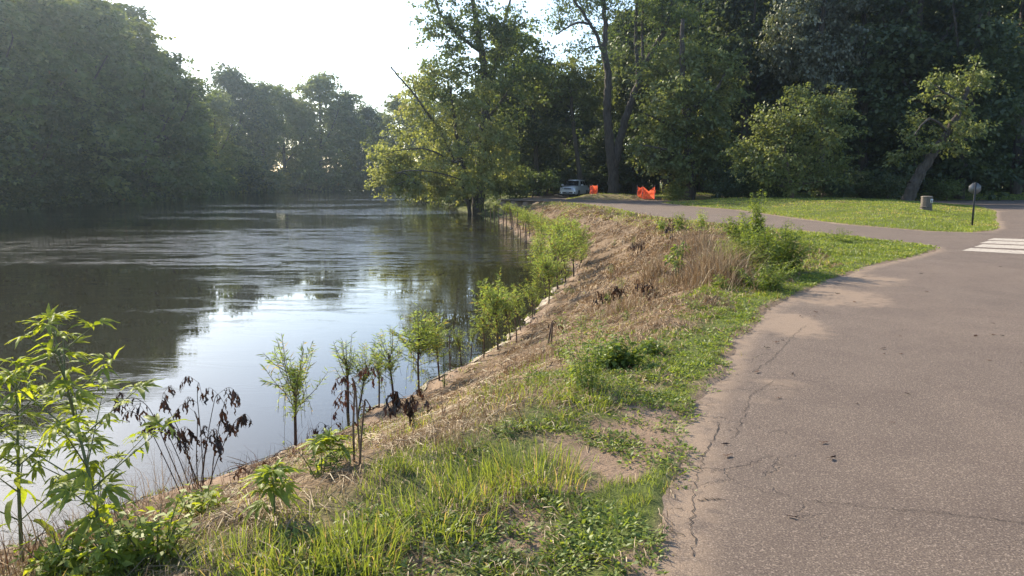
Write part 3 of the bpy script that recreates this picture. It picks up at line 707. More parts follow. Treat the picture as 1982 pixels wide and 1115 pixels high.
# bushes and low foliage along the opposite waterline
for k, (px, py, d, key, h, lab) in enumerate([(455, 300, 190, 'bush_b', 13, 'pale sunlit bush low on the left bank below the thin-topped tree'), (530, 320, 200, 'bush_b', 9, 'small pale bush beside the sunlit bush on the far bank'),
                       (600, 300, 208, 'bush_a', 12, 'upright vine-covered bush beneath the dome-crowned tree'), (400, 340, 165, 'bush_a', 9, None), (340, 340, 135, 'bush_a', 8, None), (280, 340, 122, 'bush_a', 8, None),
                       (220, 340, 110, 'bush_dark', 8, None), (160, 340, 101, 'bush_a', 7, None), (100, 340, 94, 'bush_dark', 7, None), (40, 340, 88, 'bush_a', 7, None), (-20, 340, 83, 'bush_dark', 7, None), (-90, 340, 78, 'bush_a', 7, None), (560, 340, 206, 'bush_dark', 9, None),
                       (650, 340, 214, 'bush_a', 9, None), (700, 340, 222, 'bush_dark', 9, None), (750, 340, 225, 'bush_a', 9, None), (480, 345, 195, 'bush_dark', 8, None), (430, 345, 180, 'bush_a', 8, None), (800, 340, 230, 'bush_dark', 10, None), (620, 345, 210, 'bush_dark', 8, None), (370, 345, 150, 'bush_dark', 8, None), (310, 345, 128, 'bush_dark', 8, None)]):
    q = PXD(px, 360, d)
    plant_tree(key, 'bank_bush', q[0], q[1], h, rgt.random() * 6.28, lab or 'dark bush overhanging the opposite waterline', 'bush', None if lab else 'bushes along the opposite waterline', wide=1.0)
# right bank upstream, behind the leaning maple
for px, ty, d, key in [(800, 215, 125, 'bank_b'), (850, 190, 115, 'bank_b'), (905, 170, 105, 'bank_b'), (960, 130, 98, 'bank_b')]:
    q = PXD(px, 360, d)
    plant_tree(key, 'river_bank_tree', q[0] + 3, q[1], top_h(ty, d), rgt.random() * 6.28, 'dark tree behind the leaning maple on the near bank', group='trees behind the leaning maple')
# forest wall behind the road
rows = [(84, [(985, 60), (1040, 110), (1090, 150), (1230, 30), (1290, -30), (1360, -60), (1430, -60), (1500, -60), (1680, -60), (1750, -60), (1820, -60), (1900, -60), (1980, -60), (2060, -60)]),
        (100, [(1010, 120), (1070, 165), (1130, 150), (1200, 60), (1270, -10), (1330, -40), (1400, -40), (1465, -60), (1530, -60), (1600, -60), (1660, -60), (1720, -60), (1790, -60), (1860, -60), (1930, -60), (2000, -60), (2080, -60), (2150, -60)]),
        (122, [(1020, 160), (1080, 180), (1150, 170), (1220, 60), (1300, 0), (1370, -10), (1450, -30), (1520, -30), (1590, -30), (1660, -40), (1740, -40), (1810, -40), (1880, -40), (1950, -40), (2040, -40), (2140, -40), (2230, -40)])]
for d0, lst in rows:
    for k, (px, ty) in enumerate(lst):
        d = d0 + rgt.uniform(-4, 4)
        if 1080 < px < 1160 and d0 < 90: d += 12
        q = PXD(px, 360, d)
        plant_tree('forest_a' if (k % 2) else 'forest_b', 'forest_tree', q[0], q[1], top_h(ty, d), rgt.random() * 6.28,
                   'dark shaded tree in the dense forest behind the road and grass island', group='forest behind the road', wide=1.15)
# overhead canopy close behind the island on the right
for px, ty, d, lab in [(1700, -120, 66, 'dark tree filling the forest right of the vine-draped tree'), (1800, -150, 64, 'dark tree directly behind the leaning brown trunk'), (1900, -150, 62.5, 'dark tree behind the octagonal sign'),
                       (2010, -150, 68, 'dark tree cut by the right frame edge behind the road'), (1460, -100, 72, 'dark tree between the broad maple and the vine-draped tree')]:
    q = PXD(px, 360, d)
    plant_tree('forest_a', 'forest_tree', q[0], q[1] + 3, top_h(ty, d), rgt.random() * 6.28, lab, group='forest edge trees', wide=1.1)
# understory bushes
for px, d, key, h, lab in [(880, 88, 'bush_dark', 4.0, 'dark bush on the bank behind the driftwood, nearest the silver maple'), (850, 104, 'bush_a', 5.0, 'bush behind the leaning maple stems on the upstream bank'), (815, 124, 'bush_dark', 5.5, 'dark bush under the leaning maple foliage, farther upstream'), (905, 82, 'bush_dark', 3.2, 'dark bush just left of the silver maple trunk'), (1030, 74, 'bush_a', 3.6, 'green bush right of the silver maple trunk where the road begins'), (985, 73, 'bush_a', 2.6, 'low bush at the foot of the silver maple'), (1312, 62, 'bush_b', 1.7, 'small pale bush left of the broad maple trunk'),
                           (1405, 62, 'bush_dark', 3.2, 'dark bush between broad maple and low bushy maple'), (1470, 58, 'bush_dark', 3.0, 'dark bush under the left side of the low bushy maple'), (1590, 59, 'bush_dark', 3.2, 'dark bush right of the pale thin trunk'),
                           (1660, 61, 'bush_dark', 3.0, 'dark bush at the back of the grass island, left of the leaning trunk'), (1720, 60.5, 'bush_dark', 2.6, 'dark bush beside the base of the leaning trunk'), (1835, 62, 'bush_a', 2.2, 'small lit bush behind the litter bin')]:
    q = PXD(px, 360, d)
    plant_tree(key, 'bush', q[0], q[1], h, rgt.random() * 6.28, lab, 'bush')
for k in range(26):
    px = 1010 + k * 46; d = 92 + rgt.uniform(-6, 10); q = PXD(px, 360, d)
    plant_tree('bush_dark', 'bush', q[0], q[1], rgt.uniform(4, 7), rgt.random() * 6.28, 'dark undergrowth bush in the shade of the forest', 'bush', 'undergrowth in the forest', wide=1.3)

# ================================================================== GRASS, STRAW, GROUND COVER (uncountable)
def scatter(n, y0, y1, u0, u1, rg, off=4.5):
    ww = np.exp(rg.uniform(math.log(y0 + off), math.log(y1 + off), n)); uu = rg.uniform(u0, u1, n)
    x = uu * ww; y = ww - off
    dr = d_riv(x, y); da = d_asph(x, y)
    return x, y, dr, da
def blades(name, x, y, z, az, h, wd, lean, r, mat, parent=None, curl=0.5):
    k = len(x); P = np.stack([x, y, z], 1); dirv = np.stack([np.cos(az), np.sin(az), np.zeros(k)], 1)
    fa = az + rng.uniform(-1.3, 1.3, k) + 1.57; S = np.stack([np.cos(fa), np.sin(fa), np.zeros(k)], 1) * (wd / 2)[:, None]
    hh = h[:, None]; ln = lean[:, None]
    up = np.array([0, 0, 1.0])
    m1 = P + up * hh * 0.55 + dirv * hh * ln * 0.35; tp = P + up * hh * (1 - 0.35 * ln * curl) + dirv * hh * ln * 1.0
    V = np.stack([P - S, P + S, m1 + S * 0.85, m1 - S * 0.85, tp], 1).reshape(-1, 3)
    b = np.arange(k, dtype=np.int32)[:, None] * 5
    return mk(name, V, [b + np.array([[0, 1, 2, 3]]), b + np.array([[3, 2, 4]])], mat, parent, np.concatenate([r, r]))
def cat(*a): return [np.concatenate(q) for q in zip(*a)]

rg = np.random.default_rng(5)
x, y, dr, da = scatter(850000, 1.2, 26, -0.75, 0.62, rg)
g, s_, b_ = masks(x, y, dr, da)
g = g * sstep(0.02, 0.12, da + 0.0)
clump = fbm(x, y, 9, 2, 77); tall = fbm(x, y, 1.6, 3, 71)
patchy = sstep(0.48, 0.55, fbm(x, y, 3.2, 3, 44)) ** 1.0; nearp = sstep(2.2, 0.7, da) * sstep(8, 5.5, y)
keep_ = (rg.random(len(x)) < g * (0.25 + 0.9 * sstep(0.38, 0.62, clump)) * (1 - nearp * (1 - patchy)) * (1 - 0.6 * sstep(0.5, 0.62, fbm(x, y, 1.1, 3, 45)) * (dr < BW + 0.9))) | ((rg.random(len(x)) < 0.05) & (s_ > 0.5) & (tall > 0.5))
x, y, dr, da, tall = [q[keep_] for q in (x, y, dr, da, tall)]
db = dr - BW
ridge = np.exp(-((da - 1.9) / 0.9) ** 2) * sstep(10, 7, y) + 0.55 * np.exp(-((da - 2.6) / 1.3) ** 2) * sstep(6, 10, y)
h = (0.028 + 0.055 * ridge * sstep(0.40, 0.65, tall) + 0.035 * sstep(0.5, 0.7, tall)) * rg.uniform(0.6, 1.5, len(x))
h *= np.where(da < 0.7, 0.75, 1.0)
dist = np.hypot(x, y); wd = np.maximum(0.0035, dist * 0.00075) * rg.uniform(0.7, 1.3, len(x))
z = terrain(x, y) - 0.004
big = rg.random(len(x)) < 0.06
h = np.where(big, h * 1.5, h)
tag(blades('grass', x, y, z, rg.uniform(0, 6.28, len(x)), h, wd, rg.uniform(0.15, 1.0, len(x)), np.clip(0.25 + 0.9 * (fbm(x, y, 2.0, 3, 15) - 0.3) + rg.normal(0, 0.18, len(x)), 0, 0.999), M['grass']),
    kind='stuff')
# island, mound and far verge
x, y, dr, da = scatter(170000, 24, 78, 0.02, 0.74, rg, 0)
k2 = (da > 0.0) & (dr > 3.2) & (rg.random(len(x)) < 0.85)
x, y, da = x[k2], y[k2], da[k2]
h = rg.uniform(0.03, 0.085, len(x)) * (0.7 + 0.7 * fbm(x, y, 0.8, 3, 4)); wd = np.hypot(x, y) * 0.0006
tag(blades('lawn_grass', x, y, terrain(x, y) - 0.005, rg.uniform(0, 6.28, len(x)), h, wd, rg.uniform(0.1, 0.9, len(x)), np.clip(0.35 + 1.1 * (fbm(x, y, 0.5, 4, 18) - 0.35) + rg.normal(0, 0.15, len(x)), 0, 0.999), M['grass']), kind='stuff')

# low broad-leaved plants creeping over the bare strip beside the path
lv = Leaves()
x, y, dr, da = scatter(22000, 1.2, 24, -0.35, 0.62, rg)
g, s_, b_ = masks(x, y, dr, da)
ok = (da > 0.03) & (dr > BW - 2.6 * sstep(5, 8, y)) & (rg.random(len(x)) < np.clip(g * 0.9 + 0.06 + 0.42 * (y < 7.5) + 0.22 * sstep(0.55, 0.65, fbm(x, y, 1.2, 2, 93)), 0, 1) * np.where(da < 1.9, 1, 0.45)) & (fbm(x, y, 1.7, 2, 91) > 0.36)
x, y, da = x[ok], y[ok], da[ok]
for X, Y, A in zip(x, y, da):
    n = int(rg.integers(16, 34)); R_ = rg.uniform(0.03, 0.11); d = math.hypot(X, Y)
    if d > 10: n = int(n * 0.6)
    a = rg.uniform(0, 6.28, n); q = R_ * np.sqrt(rg.random(n))
    px_ = X + np.cos(a) * q; py_ = Y + np.sin(a) * q
    P = np.stack([px_, py_, np.full(n, gz(X, Y)) + rg.uniform(0.002, 0.04, n) * (1.2 - q / R_)], 1)
    D = np.stack([np.cos(a), np.sin(a), rg.uniform(-0.1, 0.9, n)], 1) + rg.normal(0, 0.3, (n, 3))
    L = rg.uniform(0.018, 0.042, n) * (1 + 0.05 * max(0, d - 6)); N = np.array([0, 0, 1]) + rg.normal(0, 0.4, (n, 3))
    lv.add(P, D, N, L, L * 0.42, rg=rg)
tag(lv.mesh('ground_cover', M['weed']), kind='stuff')

# matted straw lying down the slope
def strands(name, x, y, z, az, L, wd, arch, mat, rise=None):
    k = len(x); P = np.stack([x, y, z], 1); L = np.where(d_asph(x, y) < 1.8, L * .45, L); D = np.stack([np.cos(az), np.sin(az), np.zeros(k)], 1)
    S = np.stack([-np.sin(az), np.cos(az), np.zeros(k)], 1) * (wd / 2)[:, None]; S[:, 2] += wd * rng.uniform(-.4, .4, k)
    e = P + D * L[:, None]; e[:, 2] = terrain(e[:, 0], e[:, 1]) + 0.004 + (rise if rise is not None else 0)
    mid = (P + e) / 2 + np.stack([np.zeros(k), np.zeros(k), arch], 1) + S * rng.normal(0, 4, (k, 1))
    V = np.stack([P - S, P + S, mid + S, mid - S, e + S * .4, e - S * .4], 1).reshape(-1, 3)
    b = np.arange(k, dtype=np.int32)[:, None] * 6
    F = np.concatenate([b + np.array([[0, 1, 2, 3]]), b + np.array([[3, 2, 4, 5]])])
    r = np.clip(rng.normal(0.5, 0.25, k), 0, 0.999)
    return mk(name, V, [F], mat, None, np.concatenate([r, r]))
x, y, dr, da = scatter(560000, 1.5, 66, -1.0, 0.34, rg)
g, s_, b_ = masks(x, y, dr, da)
n1 = fbm(x, y, 2.2, 3, 51); n0 = fbm(x, y, 0.55, 3, 52)
ok = (dr > 0.18) & (rg.random(len(x)) < s_ * (0.12 + 1.2 * sstep(0.38, 0.6, n1)) * (0.35 + 0.75 * sstep(0.38, 0.55, n0)) + 0.22 * g * (da > 0.5) * (dr < BW + 2.2))
x, y, dr = x[ok], y[ok], dr[ok]
az = -0.6 + 1.1 * (fbm(x, y, 0.5, 2, 61) - 0.5) * 4 + rg.normal(0, 0.75, len(x)); dist = np.hypot(x, y)
L = rg.uniform(0.06, 0.34, len(x)) * np.clip(1 + dist * 0.02, 1, 2.0)
tag(strands('straw_mat', x, y, terrain(x, y) + rg.uniform(0.0, 0.03, len(x)), az, L, np.maximum(0.0036, dist * 0.0008) * rg.uniform(.6, 1.3, len(x)), rg.uniform(0.0, 0.05, len(x)) * np.clip(dist * .12, 1, 2.5), M['straw']), kind='stuff')
# standing dry stems among the straw
x, y, dr, da = scatter(26000, 1.5, 40, -0.9, 0.35, rg)
g, s_, b_ = masks(x, y, dr, da)
n1 = fbm(x, y, 1.3, 2, 151)
ok = (dr > 0.9) & (rg.random(len(x)) < s_ * sstep(0.45, 0.62, n1) * 0.9)
x, y = x[ok], y[ok]
tag(blades('dry_stems', x, y, terrain(x, y), rg.uniform(0, 6.28, len(x)), rg.uniform(0.06, 0.26, len(x)), np.maximum(0.003, np.hypot(x, y) * 0.00045), rg.uniform(0.1, 1.3, len(x)), rg.random(len(x)) * 0.8, M['straw']), kind='stuff')

# reddish dead stems, pebbles and washed-up twigs
x, y, dr, da = scatter(9000, 3, 45, -0.8, 0.3, rg)
g, s_, b_ = masks(x, y, dr, da)
ok = (rg.random(len(x)) < s_ * sstep(0.52, 0.66, fbm(x, y, 0.9, 3, 171)))
x, y = x[ok], y[ok]
tag(blades('dead_stems', x, y, terrain(x, y), rg.uniform(0, 6.28, len(x)), rg.uniform(0.1, 0.42, len(x)), np.maximum(0.005, np.hypot(x, y) * 0.0006), rg.uniform(0.1, 1.0, len(x)), rg.random(len(x)), M['reddry']), kind='stuff')
M['rock'] = solid('grey rock', (.24, .21, .18), .9, 0, .3, 4, .02, 9)
x, y, dr, da = scatter(26000, 3, 60, -0.8, 0.2, rg)
ok = (dr > -0.12) & (dr < 0.35) & (rg.random(len(x)) < 0.8); x, y = x[ok], y[ok]
pv_ = nrm(rg.normal(size=(len(x), 6, 3)) * .25 + np.array([[1, 0, 0], [-1, 0, 0], [0, 1, 0], [0, -1, 0], [0, 0, 1], [0, 0, -1]])) * np.array([1, .8, .55])
sz = (rg.uniform(.008, .03, len(x)) * np.clip(np.hypot(x, y) * .09, 1, 3))[:, None, None]
V = (pv_ * sz + np.stack([x, y, np.maximum(terrain(x, y), WZ)], 1)[:, None]).reshape(-1, 3)
fo = np.array([[0, 2, 4], [2, 1, 4], [1, 3, 4], [3, 0, 4], [2, 0, 5], [1, 2, 5], [3, 1, 5], [0, 3, 5]])
F = (np.arange(len(x))[:, None, None] * 6 + fo[None]).reshape(-1, 3)
tag(mk('shore_pebbles', V, F, M['rock']), kind='stuff')
x, y, dr, da = scatter(9000, 3, 45, -0.8, 0.2, rg)
ok = (dr > -0.15) & (dr < 0.9) & (rg.random(len(x)) < 0.22); x, y = x[ok], y[ok]
az_ = rg.uniform(0, 6.28, len(x)); tb = Tubes()
for X, Y, A in zip(x, y, az_):
    L_ = rg.uniform(.08, .45); e = np.array([X + math.cos(A) * L_, Y + math.sin(A) * L_, 0]); b_ = np.array([X, Y, max(gz(X, Y), WZ) + .01]); e[2] = max(gz(e[0], e[1]), WZ) + rg.uniform(.01, .07)
    tb.add([b_, (b_ + e) / 2 + rg.normal(0, .02, 3) + (0, 0, .015), e], np.array([.006, .005, .002]) * max(1, Y / 14), 4)
tag(tb.mesh('washed_up_twigs', M['stake']), kind='stuff')

# ================================================================== BANK PLANTS
def willow(seed, H, nsh, spread, leafn, bare=0.45):
    rg = np.random.default_rng(seed); tb = Tubes(); lv = Leaves()
    st = curve([(0, 0, -0.25), (0.01, 0.01, H * .3), (rg.uniform(-.03, .03), 0.0, H * .62)], 6)
    tb.add(st, np.linspace(0.017, 0.012, len(st)), 7)
    for k in range(nsh):
        t = rg.uniform(bare, 1.0); b = st[min(len(st) - 1, int(t * (len(st) - 1)))]
        a = rg.uniform(0, 6.28); sp = spread * rg.uniform(0.2, 1.0) * (1.25 - .35 * t); L = (H * 0.98 - b[2]) * rg.uniform(0.35, 1.0) * (1.2 - 0.75 * sp / spread)
        c = curve([b, b + np.array([math.cos(a) * sp * .6, math.sin(a) * sp * .6, L * .5]), b + np.array([math.cos(a) * sp, math.sin(a) * sp, L])], 5)
        tb.add(c, np.linspace(0.005, 0.002, len(c)), 3)
        n = leafn; ti = rg.uniform(0.12, 1.0, n) * (len(c) - 1); i0 = np.minimum(ti.astype(int), len(c) - 2); f = (ti - i0)[:, None]
        P = c[i0] * (1 - f) + c[i0 + 1] * f
        aa = rg.uniform(0, 6.28, n); T = nrm(c[i0 + 1] - c[i0])
        D = T * 0.9 + np.stack([np.cos(aa), np.sin(aa), rg.uniform(-.8, .3, n)], 1)
        L2 = rg.uniform(0.05, 0.105, n)
        lv.add(P, D, rg.normal(0, 1, (n, 3)) + np.array([0, 0, 1.0]), L2, 0.011, rg=rg)
    for k in range(int(nsh * 0.35)):     # drooping wisps below the crown
        t = rg.uniform(0.4, 0.9); b = st[int(t * (len(st) - 1))]; a = rg.uniform(0, 6.28); sp = rg.uniform(.06, .14); L = rg.uniform(.15, .4)
        c = curve([b, b + np.array([math.cos(a) * sp, math.sin(a) * sp, .02]), b + np.array([math.cos(a) * sp * 1.3, math.sin(a) * sp * 1.3, -L])], 4)
        tb.add(c, 0.002, 3); n = 16; i0 = rg.integers(0, len(c) - 1, n)
        lv.add(c[i0], np.array([0, 0, -1.0]) + rg.normal(0, .5, (n, 3)), rg.normal(0, 1, (n, 3)), rg.uniform(.03, .07, n), 0.008, np.full(n, .97) * rg.random(n) ** .2, rg=rg)
    return tb.mesh('stem', M['stake'], link=False), lv.mesh('crown', M['willow'], link=False)
WIL = [willow(301, 1.3, 30, 0.34, 27, .42), willow(302, 1.3, 24, 0.34, 26, 0.5), willow(303, 1.3, 46, 0.44, 34, 0.55), willow(304, 1.3, 16, 0.26, 20, 0.45)]
GW = 'willow saplings staked along the waterline'
def put_willow(k, px, py, top, label, lean=(0, 0), wide=1.0):
    q = ground_px(px, py); d = q[1]; H = (py - top) * d / FX * 1.02
    t = thing('willow_sapling', label, 'sapling', q, random.Random(px).random() * 6.28, GW, (H / 1.3 * wide, H / 1.3 * wide, H / 1.3))
    rl = random.Random(px * 7 + py); t.rotation_euler = (R(lean[1] + rl.uniform(-6, 6)), R(lean[0] + rl.uniform(-7, 7)), rl.uniform(0, 6.28) if lean == (0, 0) else 0)
    addob('stem', WIL[k][0], t); addob('crown', WIL[k][1], t); return t
put_willow(0, 572, 862, 612, 'solitary willow sapling with an airy upright crown, nearest the camera at the waterline')
put_willow(1, 692, 806, 640, 'spindly willow sapling right behind the dry red-brown vine', (3, 0))
put_willow(3, 672, 800, 632, 'thin-leaved willow sapling left of its spindly neighbour and behind the dry vine', (-4, 0), 1.5)
put_willow(3, 733, 790, 650, 'scrappy willow stub with sparse drooping leaves between two fuller saplings')
put_willow(1, 763, 787, 612, 'willow sapling with a thick bare dark post and crown leaning left', (-4, 0), 1.1)
put_willow(2, 812, 762, 575, 'bright full-crowned willow sapling right of the one with a thick bare post')
put_willow(1, 850, 738, 590, 'willow sapling with a left-leaning stem sharing the bright full crown', (-7, 0))
put_willow(3, 893, 708, 618, 'low sparse willow sapling in the gap between the two big bright crowns', wide=1.3)
put_willow(3, 911, 697, 610, 'very thin willow sapling standing before the brown water reflection')
put_willow(1, 936, 694, 572, 'willow sapling on the left flank of the largest near crown')
put_willow(2, 963, 678, 516, 'largest near willow sapling with a broad bright green crown', wide=0.95)
put_willow(2, 988, 660, 528, 'willow sapling forming the right half of the broad bright crown', (-4, 0), 0.9)
put_willow(1, 1007, 640, 540, 'willow sapling leaning left at the right edge of the broad bright crown', (-8, 0))
put_willow(1, 1030, 618, 530, 'small willow sapling just right of the broad bright crown')
for k, (kd, px, py, top, ln, wd) in enumerate([(1, 1056, 566, 440, -14, .8), (2, 1062, 590, 470, -4, .8), (0, 1079, 562, 425, -8, 1), (2, 1095, 548, 440, 0, 1), (0, 1110, 535, 420, 3, 1), (2, 1125, 510, 425, 0, .9), (2, 1086, 520, 410, -3, 1),
                                               (0, 1104, 498, 400, 0, 1.1), (2, 1070, 490, 415, 0, 1), (0, 1052, 480, 405, -5, 1), (2, 1040, 470, 402, 0, 1), (2, 1025, 458, 400, 0, 1), (0, 1120, 522, 452, 4, .8), (1, 1046, 520, 442, -6, 1),
                                               (2, 1090, 480, 418, 0, 1.1), (0, 1072, 535, 452, -5, .9)]):
    put_willow(kd, px, py, top, 'willow sapling in the dense yellow-green thicket where the shore bends', (ln, 0), wd * 1.1)['group'] = 'willow thicket at the shore bend'
for k, (kd, px, py, top, lab) in enumerate([(2, 1012, 446, 398, 'willow sapling just upstream of the thicket at the shore bend'), (0, 1000, 440, 392, 'willow sapling beside a bare stake upstream of the thicket'), (2, 987, 432, 388, 'bushy far sapling left of the road end above the shore'),
                                            (0, 961, 422, 384, 'far sapling right of the silver maple roots'), (0, 944, 418, 386, 'far sapling directly before the silver maple trunk'), (3, 927, 415, 392, 'smallest far sapling left of the silver maple trunk')]):
    put_willow(kd, px, py, top, lab, wide=1.5)
# bare stakes
def post(px, py, top, label, lean=0.0, r=0.014, group='bare stakes in the shore line'):
    q = ground_px(px, py); H = (py - top) * q[1] / FX
    tb = Tubes(); c = curve([(0, 0, -.2), (lean * H * .4, .01, H * .5), (lean * H, 0, H)], 5); tb.add(c, np.linspace(r, r * .8, len(c)) * max(1, q[1] / 22), 6)
    tb.add([c[-1] - (0, 0, .004), c[-1]], [r * .8 * max(1, q[1] / 22), 0.001], 6)
    o = tb.mesh('bare_stake', M['stake']); o.location = q; return tag(o, label, 'stake', group)
post(871, 720, 646, 'bare upright stake between the leaning-stem sapling and the low sparse one')
post(1034, 610, 575, 'short bare stake right of the small willow sapling', 0.1)
post(1001, 664, 612, 'bare stake under the right edge of the broad bright crown', -.1)
for k, (px, py, tp) in enumerate([(940, 424, 396), (950, 428, 404), (957, 430, 398), (966, 434, 404), (974, 438, 402), (980, 441, 410), (991, 447, 402), (994, 452, 412), (1003, 458, 410), (1016, 468, 430), (1008, 462, 436), (1019, 474, 448)]):
    post(px, py, tp, 'short dark stake in the far row at the waterline', rng.uniform(-.1, .1), 0.016, 'far row of short dark stakes')

def hanging_leaf(seed, L, Wd):
    rg = np.random.default_rng(seed); n = 6; V = []
    for i in range(n + 1):
        t = i / n; w = Wd * math.sin(math.pi * min(1, t * 0.92 + 0.06)) ** 0.8 * rg.uniform(.6, 1.2); tw = rg.uniform(-.7, .7) + t * 1.5
        c = np.array([rg.uniform(-.1, .1) * L, rg.uniform(-.1, .1) * L, -t * L])
        for s in (-1, 0, 1): V.append(c + np.array([math.cos(tw) * s * w / 2, math.sin(tw) * s * w / 2 + (0.18 * Wd if s == 0 else 0), 0]))
    F = [[i * 3 + j, i * 3 + j + 1, i * 3 + j + 4, i * 3 + j + 3] for i in range(n) for j in (0, 1)]
    return np.array(V), np.array(F), rg.random(len(F)) * .3 + rg.random() * .6
def hl_mesh(seed, mat, L=0.09, Wd=0.035):
    V, F, r = hanging_leaf(seed, L, Wd); return mk('wilted_leaf', V, F, mat, rnd=r, smooth=True, link=False)
HL = [hl_mesh(k, M['dead'], 0.10 + .02 * k, 0.034 + .004 * k) for k in range(5)]
HLR = [hl_mesh(20 + k, M['reddry'], 0.05 + .01 * k, 0.022) for k in range(4)]
def wilted(label, px, py, top, seed, nst, spread, nleaf, group=None, leaves=HL, tops=None, name='wilted_weed', lw=1.0, ls=1.0):
    rg = np.random.default_rng(seed); q = ground_px(px, py); H = (py - top) * q[1] / FX
    t = thing(name, label, 'dead weed', q, 0, group); tb = Tubes(); cs = []
    for k in range(nst):
        a = rg.uniform(-1, 1) * spread if tops is None else tops[k][0]; h = H * rg.uniform(.55, 1) if tops is None else H * tops[k][1]
        b0 = np.array([a * .22 + rg.uniform(-.04, .04), rg.uniform(-.15, .15), -.03])
        c = curve([b0, b0 + np.array([a * .25, 0, h * .45]), b0 + np.array([a * .55, rg.uniform(-.1, .1), h * .86]), b0 + np.array([a * .78, 0, h]), b0 + np.array([a * .95 + .02, 0, h * .9])], 6)
        tb.add(c, np.linspace(0.0055, 0.002, len(c)) * lw, 5); cs.append(c)
        for j in range(2):                                # side twigs
            i = int(rg.integers(len(c) // 3, len(c) - 4)); s = rg.choice([-1, 1]) * rg.uniform(.08, .2)
            cc = curve([c[i], c[i] + np.array([s * .6, 0, .07]), c[i] + np.array([s, 0, -.01])], 5); tb.add(cc, 0.0018, 4); cs.append(cc)
    tb.mesh('stems', M['drystem'] if leaves is HLR else M['stake'], t)
    for k in range(nleaf):
        c = cs[int(rg.integers(len(cs)))]; lo_ = int(len(c) * .3); i = int(rg.integers(lo_, len(c)))
        s = rg.uniform(.55, 1.35)
        addob('wilted_leaf', leaves[int(rg.integers(len(leaves)))], t, c[i], (rg.normal(0, .3), rg.normal(0, .3), rg.uniform(0, 6.28)), (s * .62 * ls, s * .62 * ls, s * .72 * ls))
    return t
wilted('large wilted weed clump with black drooping leaves against the river, right of the green ragweed', 388, 945, 722, 1, 12, 0.62, 290)
wilted('small arched wilted weed hanging black leaves beside the solitary willow', 632, 862, 812, 2, 3, 0.2, 22)
wilted('single wilted weed shrunk to a black cone of leaves before the willow row', 797, 822, 738, 3, 3, 0.05, 60, lw=1.6)
wilted('tall dry vine-wrapped stalk with red-brown curled leaves below the spindly willow', 687, 892, 700, 4, 3, 0.07, 90, leaves=HLR, lw=1.5)
wilted('bent wilted weed with curled black leaves at the foot of the black weed clump', 482, 925, 890, 5, 3, 0.1, 12)
for k, (px, py, tp, lab) in enumerate([(1170, 590, 560, 'pair of black wilted leaf cones in the middle of the brown slope'), (1198, 580, 550, 'tilted brown wilted weed right of the pair of black cones'), (1248, 575, 540, 'dark double wilted weed before the straw heap'), (1270, 577, 558, 'smallest black wilted weed at the edge of the green grass'),
                                       (1237, 500, 468, 'black wilted stalk with knobbly leaves high on the slope'), (1227, 487, 470, 'tiny black wilted tuft left of the knobbly stalk'), (1300, 470, 420, 'wilted drooping stalk under the yellow-leaved weed')]):
    wilted(lab, px, py, tp, 30 + k, 3, 0.07, 20, 'wilted weeds on the brown slope', ls=1.5, lw=1.8)
wilted('broken dark stake with a side twig and shreds on the sandy shore', 1062, 668, 612, 41, 2, 0.12, 6, lw=3.0)

# generic leafy weeds
def weed(name, label, px, py, top, seed, nst, spread, leafn, leaf, mat, cat='weed', group=None, droopy=0.2, stemr=0.005, lw=0.42, low=0.08, base=None, feather=False):
    rg = np.random.default_rng(seed); q = ground_px(px, py) if base is None else base; H = (py - top) * q[1] / FX
    t = thing(name, label, cat, q, 0, group); tb = Tubes(); lv = Leaves()
    for k in range(nst):
        a = rg.uniform(0, 6.28); sp = spread * rg.uniform(.1, 1); h = H * rg.uniform(.6, 1.0) * (1.0 - 0.35 * (sp / max(spread, 1e-3)) ** 2); b0 = np.array([math.cos(a) * sp * .25, math.sin(a) * sp * .25, -.03])
        tip = np.array([math.cos(a) * sp, math.sin(a) * sp, h])
        c = curve([b0, b0 * .5 + tip * .45 + np.array([0, 0, h * .08]), tip], 7); tb.add(c, np.linspace(stemr, stemr * .35, len(c)), 5)
        n = leafn; ti = rg.uniform(low, 1.0, n) ** 0.85 * (len(c) - 1.001); i0 = ti.astype(int); f = (ti - i0)[:, None]; P = c[i0] * (1 - f) + c[i0 + 1] * f
        aa = rg.uniform(0, 6.28, n)
        out = np.stack([np.cos(aa), np.sin(aa), rg.uniform(-.35, .6, n) - droopy], 1)
        pet = leaf * rg.uniform(.1, .9, n)[:, None]; P = P + out * pet * (1.4 if feather else 0.7)
        L = leaf * rg.uniform(.5, 1.25, n) * (0.55 + 0.6 * (1 - ti / len(c)))
        lv.add(P, out + rg.normal(0, .25, (n, 3)), np.array([0, 0, 1.0]) + rg.normal(0, .35, (n, 3)), L, L * lw, rg=rg)
    tb.mesh('stems', M['stem'], t); lv.mesh('leaves', M[mat], t); return t
G2 = 'green weeds on the bank'
weed('tall_weed', 'tallest bright green weed rising above the road from the weed thicket', 1465, 520, 362, 61, 12, 0.46, 190, 0.10, 'weed', stemr=.008, low=.1)
weed('weed_clump', 'dense dark green weed clump on the right side of the weed thicket', 1520, 530, 418, 62, 34, 0.75, 130, 0.085, 'weed', low=.05)
weed('weed_clump', 'spreading feathery weed clump on the left side of the weed thicket', 1430, 530, 440, 63, 32, 0.6, 130, 0.065, 'weed', low=.05, lw=.34)
weed('weed_clump', 'low weed clump in front of the weed thicket, nearest the path', 1480, 560, 490, 64, 30, 0.7, 90, 0.065, 'weed', low=.02)
weed('weed_clump', 'bushy pale weed clump behind the thicket by the road', 1440, 470, 405, 74, 26, 0.9, 110, 0.10, 'weed', low=.05)
weed('weed_clump', 'weed clump in the core of the thicket below the tallest weed', 1478, 535, 425, 75, 30, 0.6, 120, 0.09, 'weed', low=.05)
